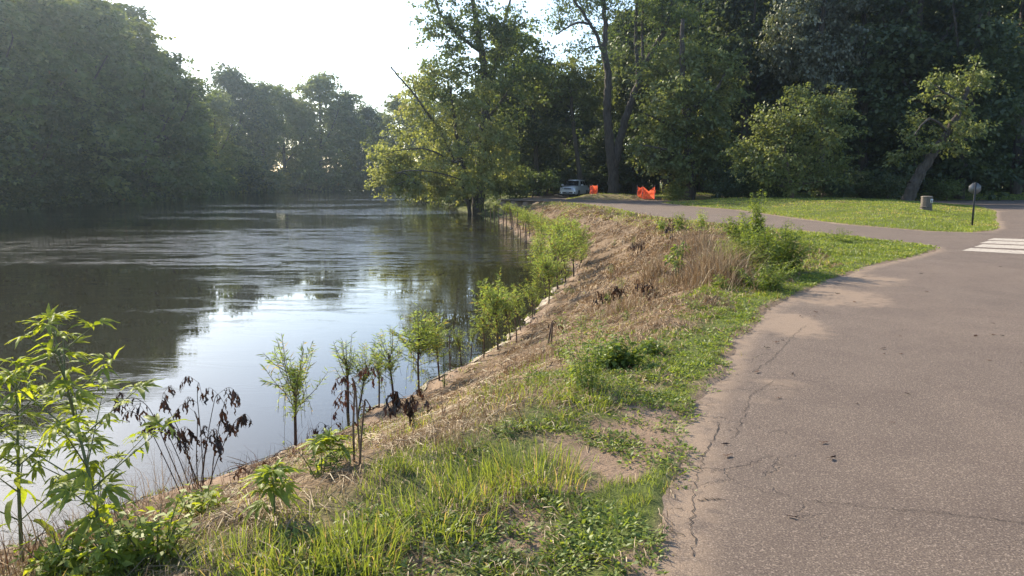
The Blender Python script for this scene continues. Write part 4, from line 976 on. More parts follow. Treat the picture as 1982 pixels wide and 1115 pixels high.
weed('weed_clump', 'small weed clump at the tip of the grass verge beside the road', 1625, 468, 438, 65, 14, 0.7, 50, 0.06, 'weed', low=.02)
weed('weed_clump', 'wide low weed clump between the thicket and the verge tip', 1575, 490, 448, 66, 16, 0.8, 50, 0.06, 'weed', low=.02)
weed('feathery_weed', 'upright feathery weed with one dark stem in the middle of the verge', 1135, 752, 565, 67, 8, 0.30, 170, 0.055, 'weed', lw=.3, feather=True, stemr=.0035, low=.12)
weed('leafy_bush_weed', 'rounded leafy weed right of the feathery one, broad bright leaves', 1192, 712, 640, 68, 24, 0.34, 36, 0.085, 'weed', lw=.6)
weed('leafy_bush_weed', 'small dark leafy weed at the right end of the rounded leafy one', 1262, 688, 650, 69, 12, 0.2, 30, 0.07, 'weed', lw=.6)
weed('umbrella_weed', 'dark-stemmed weed with an umbrella of drooping green leaves on the brown slope', 1316, 548, 455, 70, 6, 0.22, 34, 0.15, 'weed', stemr=.012, low=.72, droopy=.7)
weed('bushy_weed', 'weed with bright yellow drooping leaves at the head of the slope', 1283, 452, 412, 71, 6, 0.35, 60, 0.11, 'willow', droopy=.5, low=.3)
weed('bushy_weed', 'green bushy weed right of the yellow-leaved one near the road', 1318, 450, 405, 72, 8, 0.4, 60, 0.12, 'weed', low=.2)
weed('slope_weed', 'pale green weed by the straw heap below the road', 1360, 445, 400, 73, 8, 0.4, 60, 0.10, 'willow', low=.2)
for k, (px, py, tp, sp, lab) in enumerate([(1345, 600, 560, .25, 'small bright weed at the foot of the dark-stemmed umbrella weed'), (1130, 640, 600, .25, 'thin weed with pale leaves low on the slope'), (1085, 690, 630, .22, 'feathery weed sprig at the edge of the sandy shore'), (860, 690 + 62, 660, .05, 'green sprig growing beside the black cone of leaves'),
                                           (985, 835, 800, .2, 'low green weed among straw in mid slope'), (1010, 610, 590, .1, 'tiny shoreline weed under the small willow'), (620, 920, 850, .16, 'bright green ragweed seedling patch under the small arched wilted weed'), (660, 890, 850, .15, 'green weed patch at the foot of the red-brown stalk'),
                                           (700, 850, 815, .1, 'small sprig right of the red-brown stalk'), (1180, 415, 394, .3, 'spiky weed on the grassy rim beside the road'), (1220, 420, 400, .35, 'weed on the grassy rim right of the spiky one'), (1395, 560, 520, .2, 'weed at the lower end of the straw heap')]):
    weed('slope_weed', lab, px, py, tp, 80 + k, 6, sp, 26, 0.045 if py > 560 else .09, 'weed', group=G2, lw=.4)
rw = random.Random(12)
for k in range(26):
    px, py = rw.uniform(1060, 1390), rw.uniform(470, 700)
    if px > 1150 + (700 - py) * 1.1 or px < 1110 - (py - 520) * .35: continue
    weed('slope_seedling', 'small green weed sprouting from the straw on the slope', px, py, py - rw.uniform(12, 30), 200 + k, 5, .16, 22, .05, 'weed', group='small weeds scattered over the slope', lw=.4)
# straw heap
def strawclump(label, px, py, top, seed, n, rx, ry, cat='dry grass'):
    rg = np.random.default_rng(seed); q = ground_px(px, py); H = (py - top) * q[1] / FX
    x = rg.normal(0, rx * .5, n); y = rg.normal(0, ry * .5, n); az = rg.uniform(0, 6.28, n)
    z = terrain(x + q[0], y + q[1]) - q[2]
    o = blades('dry_grass_clump', x, y, z, az, H * rg.uniform(.3, 1.05, n) * np.exp(-(x / rx) ** 2 * .7), np.full(n, max(.004, q[1] * .0006)), rg.uniform(.05, 1.3, n) ** 1.4, np.clip(rg.normal(.5, .25, n), 0, .99), M['straw'])
    o.location = q
    if n < 400: return tag(o, label, kind='stuff')
    return tag(o, label, cat, 'clumps of tall dry grass')
strawclump('largest heap of tall blond dry grass left of the green weed thicket', 1385, 550, 445, 1, 1200, .58, 1.1)
strawclump('tall dry grass standing behind the largest heap by the road', 1345, 490, 420, 2, 420, .7, .9)
strawclump('dry grass clump around the dark-stemmed umbrella weed', 1290, 560, 520, 3, 400, .6, .7)
strawclump('reddish dry grass clump in the middle of the slope', 1262, 545, 470, 4, 300, .35, .5)
strawclump('dry grass tussock on the brown slope above the wilted cones', 1215, 600, 560, 5, 400, .6, .6)
strawclump('thin red-brown dry stems left of the green verge', 878, 860, 735, 6, 60, .22, .2)
strawclump('dry tussock bent over beside the sandy shore', 960, 770, 740, 7, 400, .4, .3)
strawclump('dry grass clump in the bottom left corner under the ragweed', 60, 1110, 940, 8, 420, .7, .4)
strawclump('dry stems rising through the black wilted clump', 330, 960, 800, 9, 90, .5, .2)
strawclump('dry grass along the water at the left of the black wilted clump', 250, 1020, 905, 10, 160, .5, .3)
strawclump('sparse tan stems at the shore right of the feathery weed sprig', 1040, 700, 640, 11, 120, .3, .3)
# tufts of long green grass
def tuft(label, px, py, top, seed, n, r, group='tall grass tufts'):
    rg = np.random.default_rng(seed); q = ground_px(px, py); H = (py - top) * q[1] / FX; a = rg.uniform(0, 6.28, n); rr = r * np.sqrt(rg.random(n)); x = np.cos(a) * rr; y = np.sin(a) * rr
    z = terrain(x + q[0], y + q[1]) - q[2]
    o = blades('grass_tuft', x, y, z, a + rg.normal(0, .6, n), H * rg.uniform(.3, .95, n), np.full(n, max(.0048, q[1] * .0008)), rg.uniform(.1, 1.0, n), rg.random(n) * .88, M['grass']); o.location = q
    return tag(o, label, 'grass tuft', group)
tuft('big tuft of long green grass at the bottom edge left of centre', 700, 1085, 985, 1, 300, .20)
tuft('long grass tuft leaning over in the bottom left quarter', 585, 1110, 1025, 2, 200, .22)
tuft('bright long grass tuft in the middle of the verge beside bare soil', 1040, 930, 855, 3, 420, .3)
tuft('long grass tuft just left of the bright one', 930, 950, 880, 4, 320, .3)
tuft('grass tuft in front of the low ragweed on the left', 480, 1095, 1020, 5, 240, .22)
tuft('small grass tuft growing through the asphalt at the bottom of the path', 1365, 1066, 1042, 6, 60, .045)
tuft('small grass tuft on the path edge beside the cracked corner', 1452, 700, 684, 7, 60, .10)
tuft('flat grass tuft on the sandy patch of the path edge', 1560, 582, 574, 8, 60, .16)
tuft('grass tuft in the shade of the feathery weed', 1140, 775, 735, 9, 300, .35)
tuft('tall seeding grass below the tuft beside bare soil', 850, 1010, 930, 10, 300, .3)

# palmate ragweed leaf, several lobes folded along their midribs
def palm(seed, nl, sp=1.0, droop=0.3):
    rg = np.random.default_rng(seed); V = []; F = []
    angs = {1: [0], 3: [-38, 0, 38], 5: [-72, -36, 0, 36, 72]}[nl]
    for a in angs:
        L = {0: 1.0, 36: .86, 38: .84, 72: .55}[abs(a)] * rg.uniform(.9, 1.1); W_ = .235 * L * (1.25 if nl == 1 else 1); ar = R(a + rg.uniform(-5, 5)); n = 7; b = len(V)
        for i in range(n + 1):
            t = i / n; w = W_ * (math.sin(math.pi * min(1, (t * .93 + .07)) ** .85)) * (1 if i % 2 else .88)
            if i == n: w = 0.004
            r = L * t; zz = -droop * (t ** 2) * L * rg.uniform(.9, 1.1)
            for s in (-1, 0, 1):
                lx = r; ly = s * w / 2; V.append((lx * math.cos(ar) - ly * math.sin(ar), lx * math.sin(ar) + ly * math.cos(ar), zz + (0.22 * w if s else 0) + 0.02 * math.sin(i * 1.9 + s)))
        F += [[b + i * 3 + j, b + i * 3 + j + 1, b + i * 3 + j + 4, b + i * 3 + j + 3] for i in range(n) for j in (0, 1)]
    return mk('leaf', np.array(V), np.array(F), M['ragweed'], rnd=np.full(len(F), rg.random() * .98), smooth=True, link=False)
PALM = {3: [palm(k, 3, droop=.25 + .1 * k) for k in range(4)], 5: [palm(10 + k, 5, droop=.3 + .1 * k) for k in range(4)], 1: [palm(20 + k, 1, droop=.3 + .12 * k) for k in range(4)]}
def ragweed(label, base, H, seed, lean=(0, 0), nb=9, blen=0.42, leaf=0.125, start=0.2, big=True, scale=1.0):
    rg = np.random.default_rng(seed); t = thing('giant_ragweed', label, 'weed', base); tb = Tubes()
    st = curve([(0, 0, -.05), (lean[0] * .3, lean[1] * .3, H * .35), (lean[0] * .7, lean[1] * .7, H * .7), (lean[0], lean[1], H)], 12)
    tb.add(st, np.linspace(.0105, .0028, len(st)) * scale, 8)
    def put(p, az, el, L, kinds=(3, 5, 3, 1)):
        k = kinds[int(rg.integers(len(kinds)))]; me = PALM[k][int(rg.integers(4))]
        o = addob('leaf', me, t, p, None, L); o.rotation_euler = (rg.normal(0, .35), -el, az); return o
    def petl(p, az, el, l):
        e = p + np.array([math.cos(az) * math.cos(el), math.sin(az) * math.cos(el), math.sin(el)]) * l; tb.add([p, (p + e) / 2 + (0, 0, l * .06), e], .0014, 4); return e
    def whorl(p, n, L, up=.25):
        a0 = rg.uniform(0, 6.28)
        for k in range(n):
            az = a0 + k * 2.4 + rg.normal(0, .2); e = petl(p, az, .5, rg.uniform(.01, .045)); put(e, az, rg.normal(up, .3), L * rg.uniform(.6, 1.15))
        for k in range(3): put(p, rg.uniform(0, 6.28), 1.0, L * .35)
    nn = nb; a0 = rg.uniform(0, 6.28)
    for k in range(nn):
        f = start + (0.93 - start) * k / (nn - 1); i = int(f * (len(st) - 1)); p = st[i]
        for s in (0, 1):
            az = a0 + k * 1.57 + s * 3.14159 + rg.normal(0, .15)
            L = blen * (1.0 - .78 * max(0, (f - .35) / .65)) * rg.uniform(.75, 1.15) * (1 if f > .28 else .7)
            d = np.array([math.cos(az), math.sin(az), 0])
            c = curve([p, p + d * L * .5 + (0, 0, L * .42), p + d * L * .86 + (0, 0, L * .72)], 7); tb.add(c, np.linspace(.0042, .0016, len(c)) * scale, 5)
            whorl(c[-1], 5 if L > .14 else 4, leaf * (.75 + .35 * (1 - f)))
            if L > .2:
                for j in (len(c) * 2 // 5, len(c) * 7 // 10):
                    for ss in (-1, 1):
                        az2 = az + ss * 1.3; e = petl(c[j], az2, .3, .05); put(e, az2, rg.normal(.1, .3), leaf * rg.uniform(.6, .95))
            e = petl(p, az, -.1, .06 if f < .6 else .03); put(e, az, rg.normal(-.3 if f < .55 else .1, .25), leaf * (1.75 if f < .45 and big else 1.15) * rg.uniform(.8, 1.1), (3, 5, 1))
    whorl(st[-1], 8, leaf * .8, .4)
    tb.mesh('stem', M['stem'], t); return t
b0 = ground_px(205, 1075)
Ht = (1075 - 585) * b0[1] / FX
ragweed('tall green ragweed at the lower left, rising over the river with whorls of lobed leaves', b0, Ht, 5, lean=((122 - 205) / FX * b0[1], 0.05), nb=9, blen=.42, leaf=.105)
ragweed('ragweed at the left frame edge, half cut off, leaves overlapping the tall one', b0 + np.array([-.50, .12, -.05]), Ht * .78, 6, lean=(.06, 0), nb=6, blen=.34, leaf=.11)
ragweed('bushier ragweed stem behind the tall one, reaching to half its height', b0 + np.array([-.22, .35, -.1]), Ht * .62, 8, lean=(-.08, 0), nb=5, blen=.30, leaf=.11)
q = ground_px(532, 1000)
ragweed('small low ragweed standing alone in the straw left of centre', q, (1000 - 905) * q[1] / FX, 7, nb=3, blen=.07, leaf=.12, start=.4, big=False, scale=.7)
q = ground_px(640, 905)
ragweed('small ragweed with pale lobed leaves beside the arched wilted weed', q, (905 - 850) * q[1] / FX, 9, nb=3, blen=.1, leaf=.13, start=.3, big=False, scale=.7)
for k, (px, py, tp, lab) in enumerate([(300, 1085, 935, 'dark leafy weed clump at the foot of the ragweed, right side'), (375, 1000, 940, 'leafy weed clump below the black wilted leaves'), (235, 1110, 1000, 'leafy weed clump at the bottom edge under the tall ragweed'), (130, 1110, 1010, 'leafy weed clump in the bottom left corner')]):
    weed('leafy_weed', lab, px, py, tp, 140 + k, 12, .26, 26, .085, 'ragweed', group='leafy weeds under the ragweed', lw=.45, low=.05)

# dry leaves and twigs on the path
lm = []
for k in range(4):
    V, F, r = hanging_leaf(60 + k, 0.045, 0.02); V = V[:, [2, 0, 1]] * np.array([1, 1, .5]); V[:, 2] -= V[:, 2].min() - 0.003
    lm.append(mk('dry_leaf', V, F, M['dead'] if k % 2 else M['reddry'], rnd=r, smooth=True, link=False))
spots = [(1575, 604), (1548, 614), (1580, 613), (1520, 660), (1495, 663), (1490, 676), (1460, 722), (1534, 723), (1500, 771), (1655, 783), (1722, 818), (1412, 860), (1400, 885), (1626, 570), (1740, 650), (1705, 676), (1712, 685), (1745, 640), (1790, 565), (1787, 530),
         (1915, 648), (1935, 650), (1892, 651), (1975, 702), (1908, 698), (1750, 762), (1740, 686), (1520, 1000), (1585, 858), (1600, 890), (1918, 626), (1933, 517), (1655, 586)]
for k, (px, py) in enumerate(spots):
    q = PXZ(px, py, 0.002); s = rng.uniform(.8, 1.7)
    o = addob('dry_leaf', lm[k % 4], None, q, (0, 0, rng.uniform(0, 6.28)), s)
    tag(o, 'small dark dry leaf lying flat on the asphalt path', 'dry leaf', 'dry leaves scattered on the path')

# ================================================================== OBJECTS
M['galv'] = solid('weathered grey metal', (0.22, 0.225, 0.23), 0.55, 0.6, .15, 8)
M['signback'] = solid('bare aluminium sign back', (0.17, 0.175, 0.18), 0.5, 0.5, .08, 5)
M['orange'] = None
def bm_ob(name, V, F, mat, parent=None, bev=0.0, smooth=False):
    o = mk(name, V, F, mat, parent, smooth=smooth)
    if bev:
        b = o.modifiers.new('bevel', 'BEVEL'); b.width = bev; b.segments = 2; b.limit_method = 'ANGLE'
    return o
def box(name, c, s, mat, parent=None, bev=0.0, rot=None):
    c = np.array(c, float); s = np.array(s, float) / 2
    V = np.array([(x, y, z) for z in (-1, 1) for y in (-1, 1) for x in (-1, 1)]) * s
    o = bm_ob(name, V, np.array([[0, 2, 3, 1], [4, 5, 7, 6], [0, 1, 5, 4], [2, 6, 7, 3], [0, 4, 6, 2], [1, 3, 7, 5]]), mat, parent, bev)
    o.location = tuple(c)
    if rot: o.rotation_euler = rot
    return o
def prism(P, axis_vec, origin, xv, yv):
    """polygon P (2D) in the plane xv, yv at origin, extruded by axis_vec"""
    P = np.asarray(P, float); n = len(P); A = np.asarray(origin) + P[:, :1] * np.asarray(xv) + P[:, 1:2] * np.asarray(yv); B = A + np.asarray(axis_vec)
    V = np.vstack([A, B]); side = np.array([[i, (i + 1) % n, n + (i + 1) % n, n + i] for i in range(n)])
    return V, [side, np.array([list(range(n))[::-1]]), np.array([list(range(n, 2 * n))])]

# --- octagonal sign seen from behind
q = ground_px(1881, 438); d = q[1]; s = d / FX
Hs = (438 - 354) * s
sg = thing('stop_sign', 'small octagonal sign seen from behind on a dark post at the island tip', 'sign', q, R(-14))
V, F = prism([(-.025, -.02), (.025, -.02), (.025, -.008), (.010, -.008), (.010, .014), (-.010, .014), (-.010, -.008), (-.025, -.008)], (0, 0, Hs + .05), (0, 0, -.05), (1, 0, 0), (0, 1, 0))
V = V * np.array([1.25, 1.25, 1]); bm_ob('post', V, F, solid('dark steel post', (.05, .052, .055), .6, .5, .2), sg)
rr = .218; oc = [(rr * math.cos(R(22.5 + 45 * k)), rr * math.sin(R(22.5 + 45 * k))) for k in range(8)]
V, F = prism(oc, (0, .004, 0), (0, .022, Hs - rr - .01), (1, 0, 0), (0, 0, 1)); bm_ob('sign_plate', V, F, M['signback'], sg)
for zz in (.09, -.13):
    V, F = tube([(0, -.034, Hs - rr + zz), (0, .03, Hs - rr + zz)], .010, 8); bm_ob('bolt', V, F, M['galv'], sg)

# --- litter bin: rough concrete drum with octagonal lid
q = ground_px(1792, 408); d = q[1]; s = d / FX; Hb = 27 * s; Rb = 11.2 * s
bn = thing('litter_bin', 'grey concrete litter bin with a small white notice on the grass island', 'bin', q, R(10))
M['concrete'] = solid('exposed aggregate concrete', (.12, .10, .08), .95, 0, .4, 30, .006, 60)
def lathe(prof, k=16, ph=0.2):
    th = np.arange(k) * 2 * np.pi / k + ph; V = np.array([(r * math.cos(a), r * math.sin(a), z) for r, z in prof for a in th]); n = len(prof)
    F = [np.array([[i * k + j, i * k + (j + 1) % k, (i + 1) * k + (j + 1) % k, (i + 1) * k + j] for i in range(n - 1) for j in range(k)]), np.array([list(range(k))[::-1]]), np.array([list(range((n - 1) * k, n * k))])]
    return V, F
V, F = lathe([(Rb * .98, -.06), (Rb * .98, Hb * .14), (Rb * .88, Hb * .155), (Rb * .88, Hb * .19)], 8); bm_ob('plinth', V, F, M['concrete'], bn, .008)
V, F = lathe([(Rb * .99, Hb * .19), (Rb * 1.0, Hb * .26), (Rb * .90, Hb * .275), (Rb * .90, Hb * .9)], 8); bm_ob('drum', V, F, M['concrete'], bn, .008)
V, F = lathe([(Rb * .95, Hb * .9), (Rb * .93, Hb * .97), (Rb * .55, Hb * 1.0)], 8); bm_ob('lid', V, F, solid('lid', (.16, .14, .11), .8, 0, .2), bn, .006)
box('notice', (Rb * .28, -Rb * .868, Hb * .66), (.14, .012, .20), solid('white notice', (.6, .6, .58), .6, 0, .08, 5), bn)
box('print_line', (Rb * .28, -Rb * .868 - .0075, Hb * .70), (.08, .002, .035), solid('grey print', (.14, .15, .18), .6), bn)
box('print_line', (Rb * .28, -Rb * .868 - .0075, Hb * .62), (.08, .002, .05), solid('grey print', (.14, .15, .18), .6), bn)

# --- orange safety mesh barriers
m, nt, out = newmat('orange plastic mesh')
c = (.85, .10, .03)
dfs = nd(nt, 'ShaderNodeBsdfDiffuse'); dfs.inputs[0].default_value = (.82, .14, .07, 1)
trn = nd(nt, 'ShaderNodeBsdfTranslucent'); trn.inputs[0].default_value = (.95, .2, .10, 1)
mx = nd(nt, 'ShaderNodeMixShader'); mx.inputs[0].default_value = .5
nt.links.new(dfs.outputs[0], mx.inputs[1]); nt.links.new(trn.outputs[0], mx.inputs[2]); nt.links.new(mx.outputs[0], out.inputs[0]); M['orange'] = m
def net(name, P0, P1, htop, parent, nx=24, nz=18, sag=.5, bulge=.06, seed=0):
    """plastic mesh strung between two stakes: real strips with holes, sagging in the middle"""
    rg = np.random.default_rng(seed); P0 = np.array(P0); P1 = np.array(P1); ax = nrm(P1 - P0); pn = np.cross(ax, [0, 0, 1]); L = np.linalg.norm(P1 - P0)
    def S(u, v):
        top = htop * (1 - sag * (1 - abs(2 * u - 1)) ** 1.0)
        return P0 + ax * L * u + np.array([0, 0, 1]) * (v * top) + pn * (bulge * math.sin(u * 9 + v * 4 + seed) * math.sin(math.pi * v) + .03 * math.sin(v * 11 + u * 5))
    V = []; F = []
    w = .36
    for i in range(nx):
        for j in range(nz):
            u0 = (i + .5 - w) / nx; u1 = (i + .5 + w) / nx; v0 = (j + .5 - w) / nz; v1 = (j + .5 + w) / nz
            b = len(V); V += [S(i / nx, j / nz), S((i + 1) / nx, j / nz), S((i + 1) / nx, (j + 1) / nz), S(i / nx, (j + 1) / nz), S(u0 + .001, v0), S(u1, v0), S(u1, v1), S(u0 + .001, v1)]
            F += [[b, b + 1, b + 5, b + 4], [b + 1, b + 2, b + 6, b + 5], [b + 2, b + 3, b + 7, b + 6], [b + 3, b, b + 4, b + 7]]
    V = np.array(V)
    # shrink the holes so that the net reads mostly solid
    for k in range(0, len(V), 8):
        cc = V[k + 4:k + 8].mean(0); V[k + 4:k + 8] = cc + (V[k + 4:k + 8] - cc) * .55
    return mk(name, V, np.array(F), M['orange'], parent)
def stake_rod(p, h, parent):
    V, F = tube([p, (p[0], p[1], p[2] + h)], .018, 6); return bm_ob('stake', V, F, M['galv'], parent)
q = ground_px(1254, 386); s = q[1] / FX
fb = thing('orange_barrier', 'large orange mesh barrier sagging to a V between stakes beside the road', 'barrier', q, 0)
hh = 24 * s; hw = 13.0 * s
net('net', (-hw * .78, 0, 0), (hw, .05, 0), hh, fb, sag=.40, seed=1); net('net', (-hw * .78, 0, 0), (-hw * 1.15, 1.6, 0), hh * .98, fb, 10, 18, .12, seed=2); net('net', (hw, .05, 0), (hw * 1.1, 1.5, 0), hh * .9, fb, 10, 18, .2, seed=5)
for p_ in ((-hw * .78, 0), (hw, .05), (-hw * 1.15, 1.6), (hw * 1.1, 1.5)): stake_rod((p_[0], p_[1], -.1), hh * 1.12 + .1, fb)
q = PXD(1151, 376, 67.5); q[2] = gz(q[0], q[1]); s = q[1] / FX
fb = thing('orange_barrier', 'small bright orange mesh barrier standing right of the parked car', 'barrier', q, 0)
hh = 17 * s; hw = 5.2 * s
net('net', (-hw, 0, 0), (hw, 0, 0), hh, fb, 10, 14, .08, seed=3); net('net', (-hw, 0, 0), (-hw - .1, .9, 0), hh * .97, fb, 6, 14, .1, seed=4)
for p_ in ((-hw, 0), (hw, 0), (-hw - .1, .9)): stake_rod((p_[0], p_[1], -.1), hh * 1.1 + .1, fb)

# --- the parked car, front towards the camera
m, nt, out = newmat('silver white car paint')
p = nd(nt, 'ShaderNodeBsdfPrincipled'); p.inputs[0].default_value = (.62, .64, .66, 1); p.inputs['Metallic'].default_value = .25; p.inputs['Roughness'].default_value = .35; p.inputs['Coat Weight'].default_value = .8; p.inputs['Coat Roughness'].default_value = .04
nt.links.new(p.outputs[0], out.inputs[0]); M['paintcar'] = m
def glossy(name, col, rough=.08):
    m, nt, out = newmat(name); p = nd(nt, 'ShaderNodeBsdfPrincipled'); p.inputs[0].default_value = (*col, 1); p.inputs['Roughness'].default_value = rough; nt.links.new(p.outputs[0], out.inputs[0]); return m
M['glass'] = glossy('dark car glass', (.012, .016, .02), .03); M['black'] = solid('black plastic', (.02, .02, .022), .6); M['tyre'] = solid('tyre rubber', (.018, .018, .018), .85); M['chrome'] = glossy('lamp chrome', (.55, .57, .6), .15)
M['chrome'].node_tree.nodes['Principled BSDF'].inputs['Metallic'].default_value = .9
cd = 76.0; cq = PXD(1111, 382, cd); cq[2] = 0.0
car = thing('parked_car', 'silver white sport utility car parked nose first behind the grassy mound', 'car', cq, R(-21))
# local axes: x to the car's left as seen (right of picture), -y is the nose
def section(y, zb, zt, wb, wt, cor=.10):
    return [(-wb * .92, y, zb), (-wb, y, zb + .12), (-wb, y, (zb + zt) / 2), (-wt, y, zt - cor * .6), (-wt + cor, y, zt), (0, y, zt + .02), (wt - cor, y, zt), (wt, y, zt - cor * .6), (wb, y, (zb + zt) / 2), (wb, y, zb + .12), (wb * .92, y, zb)]
def loft(name, secs, mat, parent, smooth=True, capv=True):
    k = len(secs[0]); V = np.array([v for s_ in secs for v in s_]); n = len(secs)
    F = [np.array([[i * k + j, i * k + (j + 1) % k, (i + 1) * k + (j + 1) % k, (i + 1) * k + j] for i in range(n - 1) for j in range(k)]), np.array([list(range(k))]), np.array([list(range((n - 1) * k, n * k))[::-1]])]
    o = bm_ob(name, V, F, mat, parent, 0, smooth); b = o.modifiers.new('edges', 'BEVEL'); b.width = .03; b.segments = 2; b.limit_method = 'ANGLE'; return o
loft('body', [section(-2.30, .38, .72, .66, .58), section(-2.22, .30, .92, .82, .74), section(-1.95, .26, 1.00, .91, .84), section(-1.3, .26, 1.06, .93, .87), section(-.85, .28, 1.10, .935, .88), section(1.2, .28, 1.13, .935, .88), section(2.0, .30, 1.12, .92, .86), section(2.35, .40, 1.0, .84, .78)], M['paintcar'], car)
def cab(y, zb, zt, wb, wt): return [(-wb, y, zb), (-wt, y, zt - .05), (-wt + .12, y, zt), (wt - .12, y, zt), (wt, y, zt - .05), (wb, y, zb)]
loft('cabin', [cab(-1.0, 1.05, 1.07, .84, .82), cab(-.25, 1.06, 1.64, .85, .64), cab(.1, 1.06, 1.71, .86, .65), cab(1.4, 1.08, 1.70, .86, .64), cab(2.0, 1.08, 1.55, .84, .62), cab(2.28, 1.05, 1.10, .82, .80)], M['paintcar'], car)
wv = np.array([(-.74, -.96, 1.11), (.74, -.96, 1.11), (.60, -.30, 1.60), (-.60, -.30, 1.60)]) + np.array([0, -.05, .012]); mk('windshield', wv, np.array([[0, 1, 2, 3]]), M['glass'], car)
for s_ in (-1, 1):
    for (y0, y1, ya, yb) in ((-.72, .35, -.15, .35), (.42, 1.2, .42, 1.15), (1.28, 2.0, 1.22, 1.75)):
        mk('side_window', np.array([(s_ * .868, y0, 1.14), (s_ * .868, y1, 1.14), (s_ * .692, yb, 1.58), (s_ * .692, ya, 1.58)]), np.array([[0, 1, 2, 3]]), M['glass'], car)
    V, F = tube([(s_ * .60, -.1, 1.75), (s_ * .61, .6, 1.78), (s_ * .60, 1.7, 1.74)], .022, 6); bm_ob('roof_rail', V, F, M['galv'], car)
    V, F = lathe([(.02, -.09), (.09, -.06), (.11, 0), (.09, .07), (.02, .09)], 10); V = V * np.array([1.25, .7, .9]) + np.array([s_ * 1.02, -.62, 1.17]); bm_ob('wing_mirror', V, F, M['paintcar'], car, 0, True)
    hl = np.array([(s_ * .40, -2.275, .80), (s_ * .80, -2.10, .82), (s_ * .84, -2.0, .93), (s_ * .44, -2.24, .895)]) + np.array([0, -.03, 0]); mk('headlight', hl, np.array([[0, 1, 2, 3]]) if s_ > 0 else np.array([[3, 2, 1, 0]]), M['chrome'], car)
    box('fog_lamp', (s_ * .66, -2.27, .47), (.22, .05, .12), M['black'], car, .02)
    for yw in (-1.45, 1.45):
        V, F = lathe([(.16, -.11), (.33, -.115), (.365, -.06), (.365, .06), (.33, .115), (.16, .11)], 20); V = V[:, [2, 1, 0]] + np.array([s_ * .84, yw, .355]); wh = bm_ob('tyre', V, F, M['tyre'], car, 0, True)
        V, F = lathe([(.05, -.118), (.24, -.105), (.24, .105), (.05, .118)], 12); V = V[:, [2, 1, 0]] + np.array([s_ * .84, yw, .355]); bm_ob('rim', V, F, M['galv'], wh)
box('grille', (0, -2.275, .83), (.72, .06, .10), M['black'], car, .02)
box('lower_grille', (0, -2.27, .44), (1.05, .10, .15), M['black'], car, .02); box('bumper_skirt', (0, -2.22, .31), (1.5, .14, .10), M['black'], car, .02)
box('licence_plate', (0, -2.335, .53), (.32, .015, .15), solid('plate', (.55, .58, .62), .5, 0, .05), car)
for o in car.children:
    pass
# pale kerb log by the car, rock on the island, driftwood by the maples, stones in the river
M['wood'] = bark_mat('bleached driftwood', (.20, .15, .11), (.42, .34, .26), 6)
def rock(name, label, c, s, seed, cat='rock', group=None, mat=None):
    rg = np.random.default_rng(seed); V = []; F = []; n, k = 7, 10
    for i in range(n):
        ph = math.pi * i / (n - 1)
        for j in range(k):
            th = 2 * math.pi * j / k; r = 1 + rg.uniform(-.22, .22) * math.sin(ph); V.append((r * math.sin(ph) * math.cos(th) * s[0], r * math.sin(ph) * math.sin(th) * s[1], r * math.cos(ph) * s[2]))
    F = np.array([[i * k + j, i * k + (j + 1) % k, (i + 1) * k + (j + 1) % k, (i + 1) * k + j] for i in range(n - 1) for j in range(k)])
    o = mk(name, V, F, mat or M['rock']); o.location = tuple(c); o.rotation_euler = (0, 0, rg.uniform(0, 6)); return tag(o, label, cat, group)
q = ground_px(1716, 384); rock('rock', 'small grey rock on the grass left of the leaning tree base', q + (0, 0, .08), (.28, .2, .16), 1)
q = PXZ(531, 362.5, WZ); rock('river_stone', 'left of two pale stones breaking the water far upstream', PXZ(529, 363, WZ), (.7, .4, .28), 2, group='stones in the river', mat=M['wood'])
rock('river_stone', 'right of two pale stones breaking the water far upstream', PXZ(547, 363, WZ), (.55, .4, .3), 3, group='stones in the river', mat=M['wood'])
rock('river_stone', 'white stone in the water beside the far row of stakes', PXZ(991, 444, WZ) + (0, 0, .03), (.18, .12, .1), 4, mat=M['concrete'])
def log(label, p0, p1, r, seed, group='driftwood by the maple roots'):
    tb = Tubes(); p0 = np.array(p0); p1 = np.array(p1); c = curve([p0, (p0 + p1) / 2 + np.array([0, .1, r * .5]), p1], 5) ; tb.add(c - p0, np.linspace(r, r * .6, len(c)), 8)
    o = tb.mesh('driftwood_log', M['wood']); o.location = tuple(p0); return tag(o, label, 'driftwood', group)
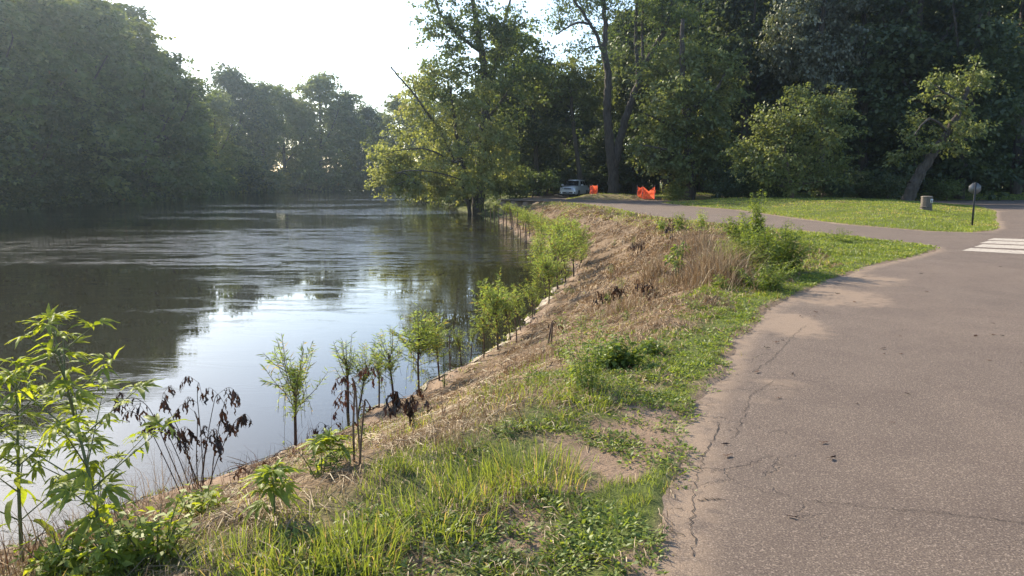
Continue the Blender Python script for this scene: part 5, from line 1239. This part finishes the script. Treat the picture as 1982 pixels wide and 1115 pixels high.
for k, (a, b, r, lab) in enumerate([((835, 381), (868, 384), .16, 'longest pale driftwood log under the overhanging maple'), ((850, 378), (885, 381), .12, 'driftwood log lying behind the longest one'), ((880, 385), (902, 382), .2, 'thick driftwood end at the right of the driftwood pile'), ((825, 377), (845, 380), .1, 'thin driftwood piece at the left of the driftwood pile'), ((893, 390), (918, 399), .14, 'driftwood log slanting to the silver maple roots')]):
    log(lab, PXZ(a[0], a[1], WZ + .12), PXZ(b[0], b[1], WZ + .12), r, k)
q = PXZ(1073, 377.5, .12); log('pale kerb log on the ground left of the parked car', q, PXZ(1092, 381.5, .10), .09, 9, 'kerb logs')
# pale erosion fabric showing at the waterline
S = np.array([(a, b) for a, b in SHORE if 10 < b < 24]); S3 = curve(np.column_stack([S, np.zeros(len(S))]), 24)[:, :2]
T = nrm(np.gradient(S3, axis=0)); Nn = np.stack([T[:, 1], -T[:, 0]], 1); rg = np.random.default_rng(9); V = []
ns = 6
for k in range(len(S3)):
    wv_ = .30 * max(-.25, fbm(S3[k:k + 1, 0], S3[k:k + 1, 1], 1.2, 3, 8)[0] - .35) * 1.8; 
    for j in range(ns):
        t = j / (ns - 1); p_ = S3[k] + Nn[k] * (-.10 + (wv_ + .08) * t); z_ = max(gz(p_[0], p_[1]), WZ - .05) + .008 + .008 * math.sin(k * .9 + j * 1.3) + rg.uniform(0, .006)
        V.append((p_[0], p_[1], z_))
F = np.array([[k * ns + j, k * ns + j + 1, (k + 1) * ns + j + 1, (k + 1) * ns + j] for k in range(len(S3) - 1) for j in range(ns - 1)])
ef = mk('erosion_fabric', V, F, solid('muddy white fabric', (.30, .25, .19), .9, 0, .4, 5, .01, 30), smooth=True)
tag(ef, 'muddy white erosion fabric edging the waterline below the willow saplings', 'fabric')

# ================================================================== HAZE
m, nt, out = newmat('thin morning haze')
pv = nd(nt, 'ShaderNodeVolumePrincipled'); pv.inputs['Color'].default_value = (0.66, 0.84, 1.0, 1); pv.inputs['Density'].default_value = 0.00032; pv.inputs['Anisotropy'].default_value = 0.75
nt.links.new(pv.outputs[0], out.inputs['Volume'])
X0, X1, Y0, Y1, Z0, Z1 = -640, 640, -40, 420, -5.5, 52
V = [(x, y, z) for z in (Z0, Z1) for y in (Y0, Y1) for x in (X0, X1)]
haze = mk('haze', V, np.array([[0, 2, 3, 1], [4, 5, 7, 6], [0, 1, 5, 4], [2, 6, 7, 3], [0, 4, 6, 2], [1, 3, 7, 5]]), m)
tag(haze, kind='stuff')
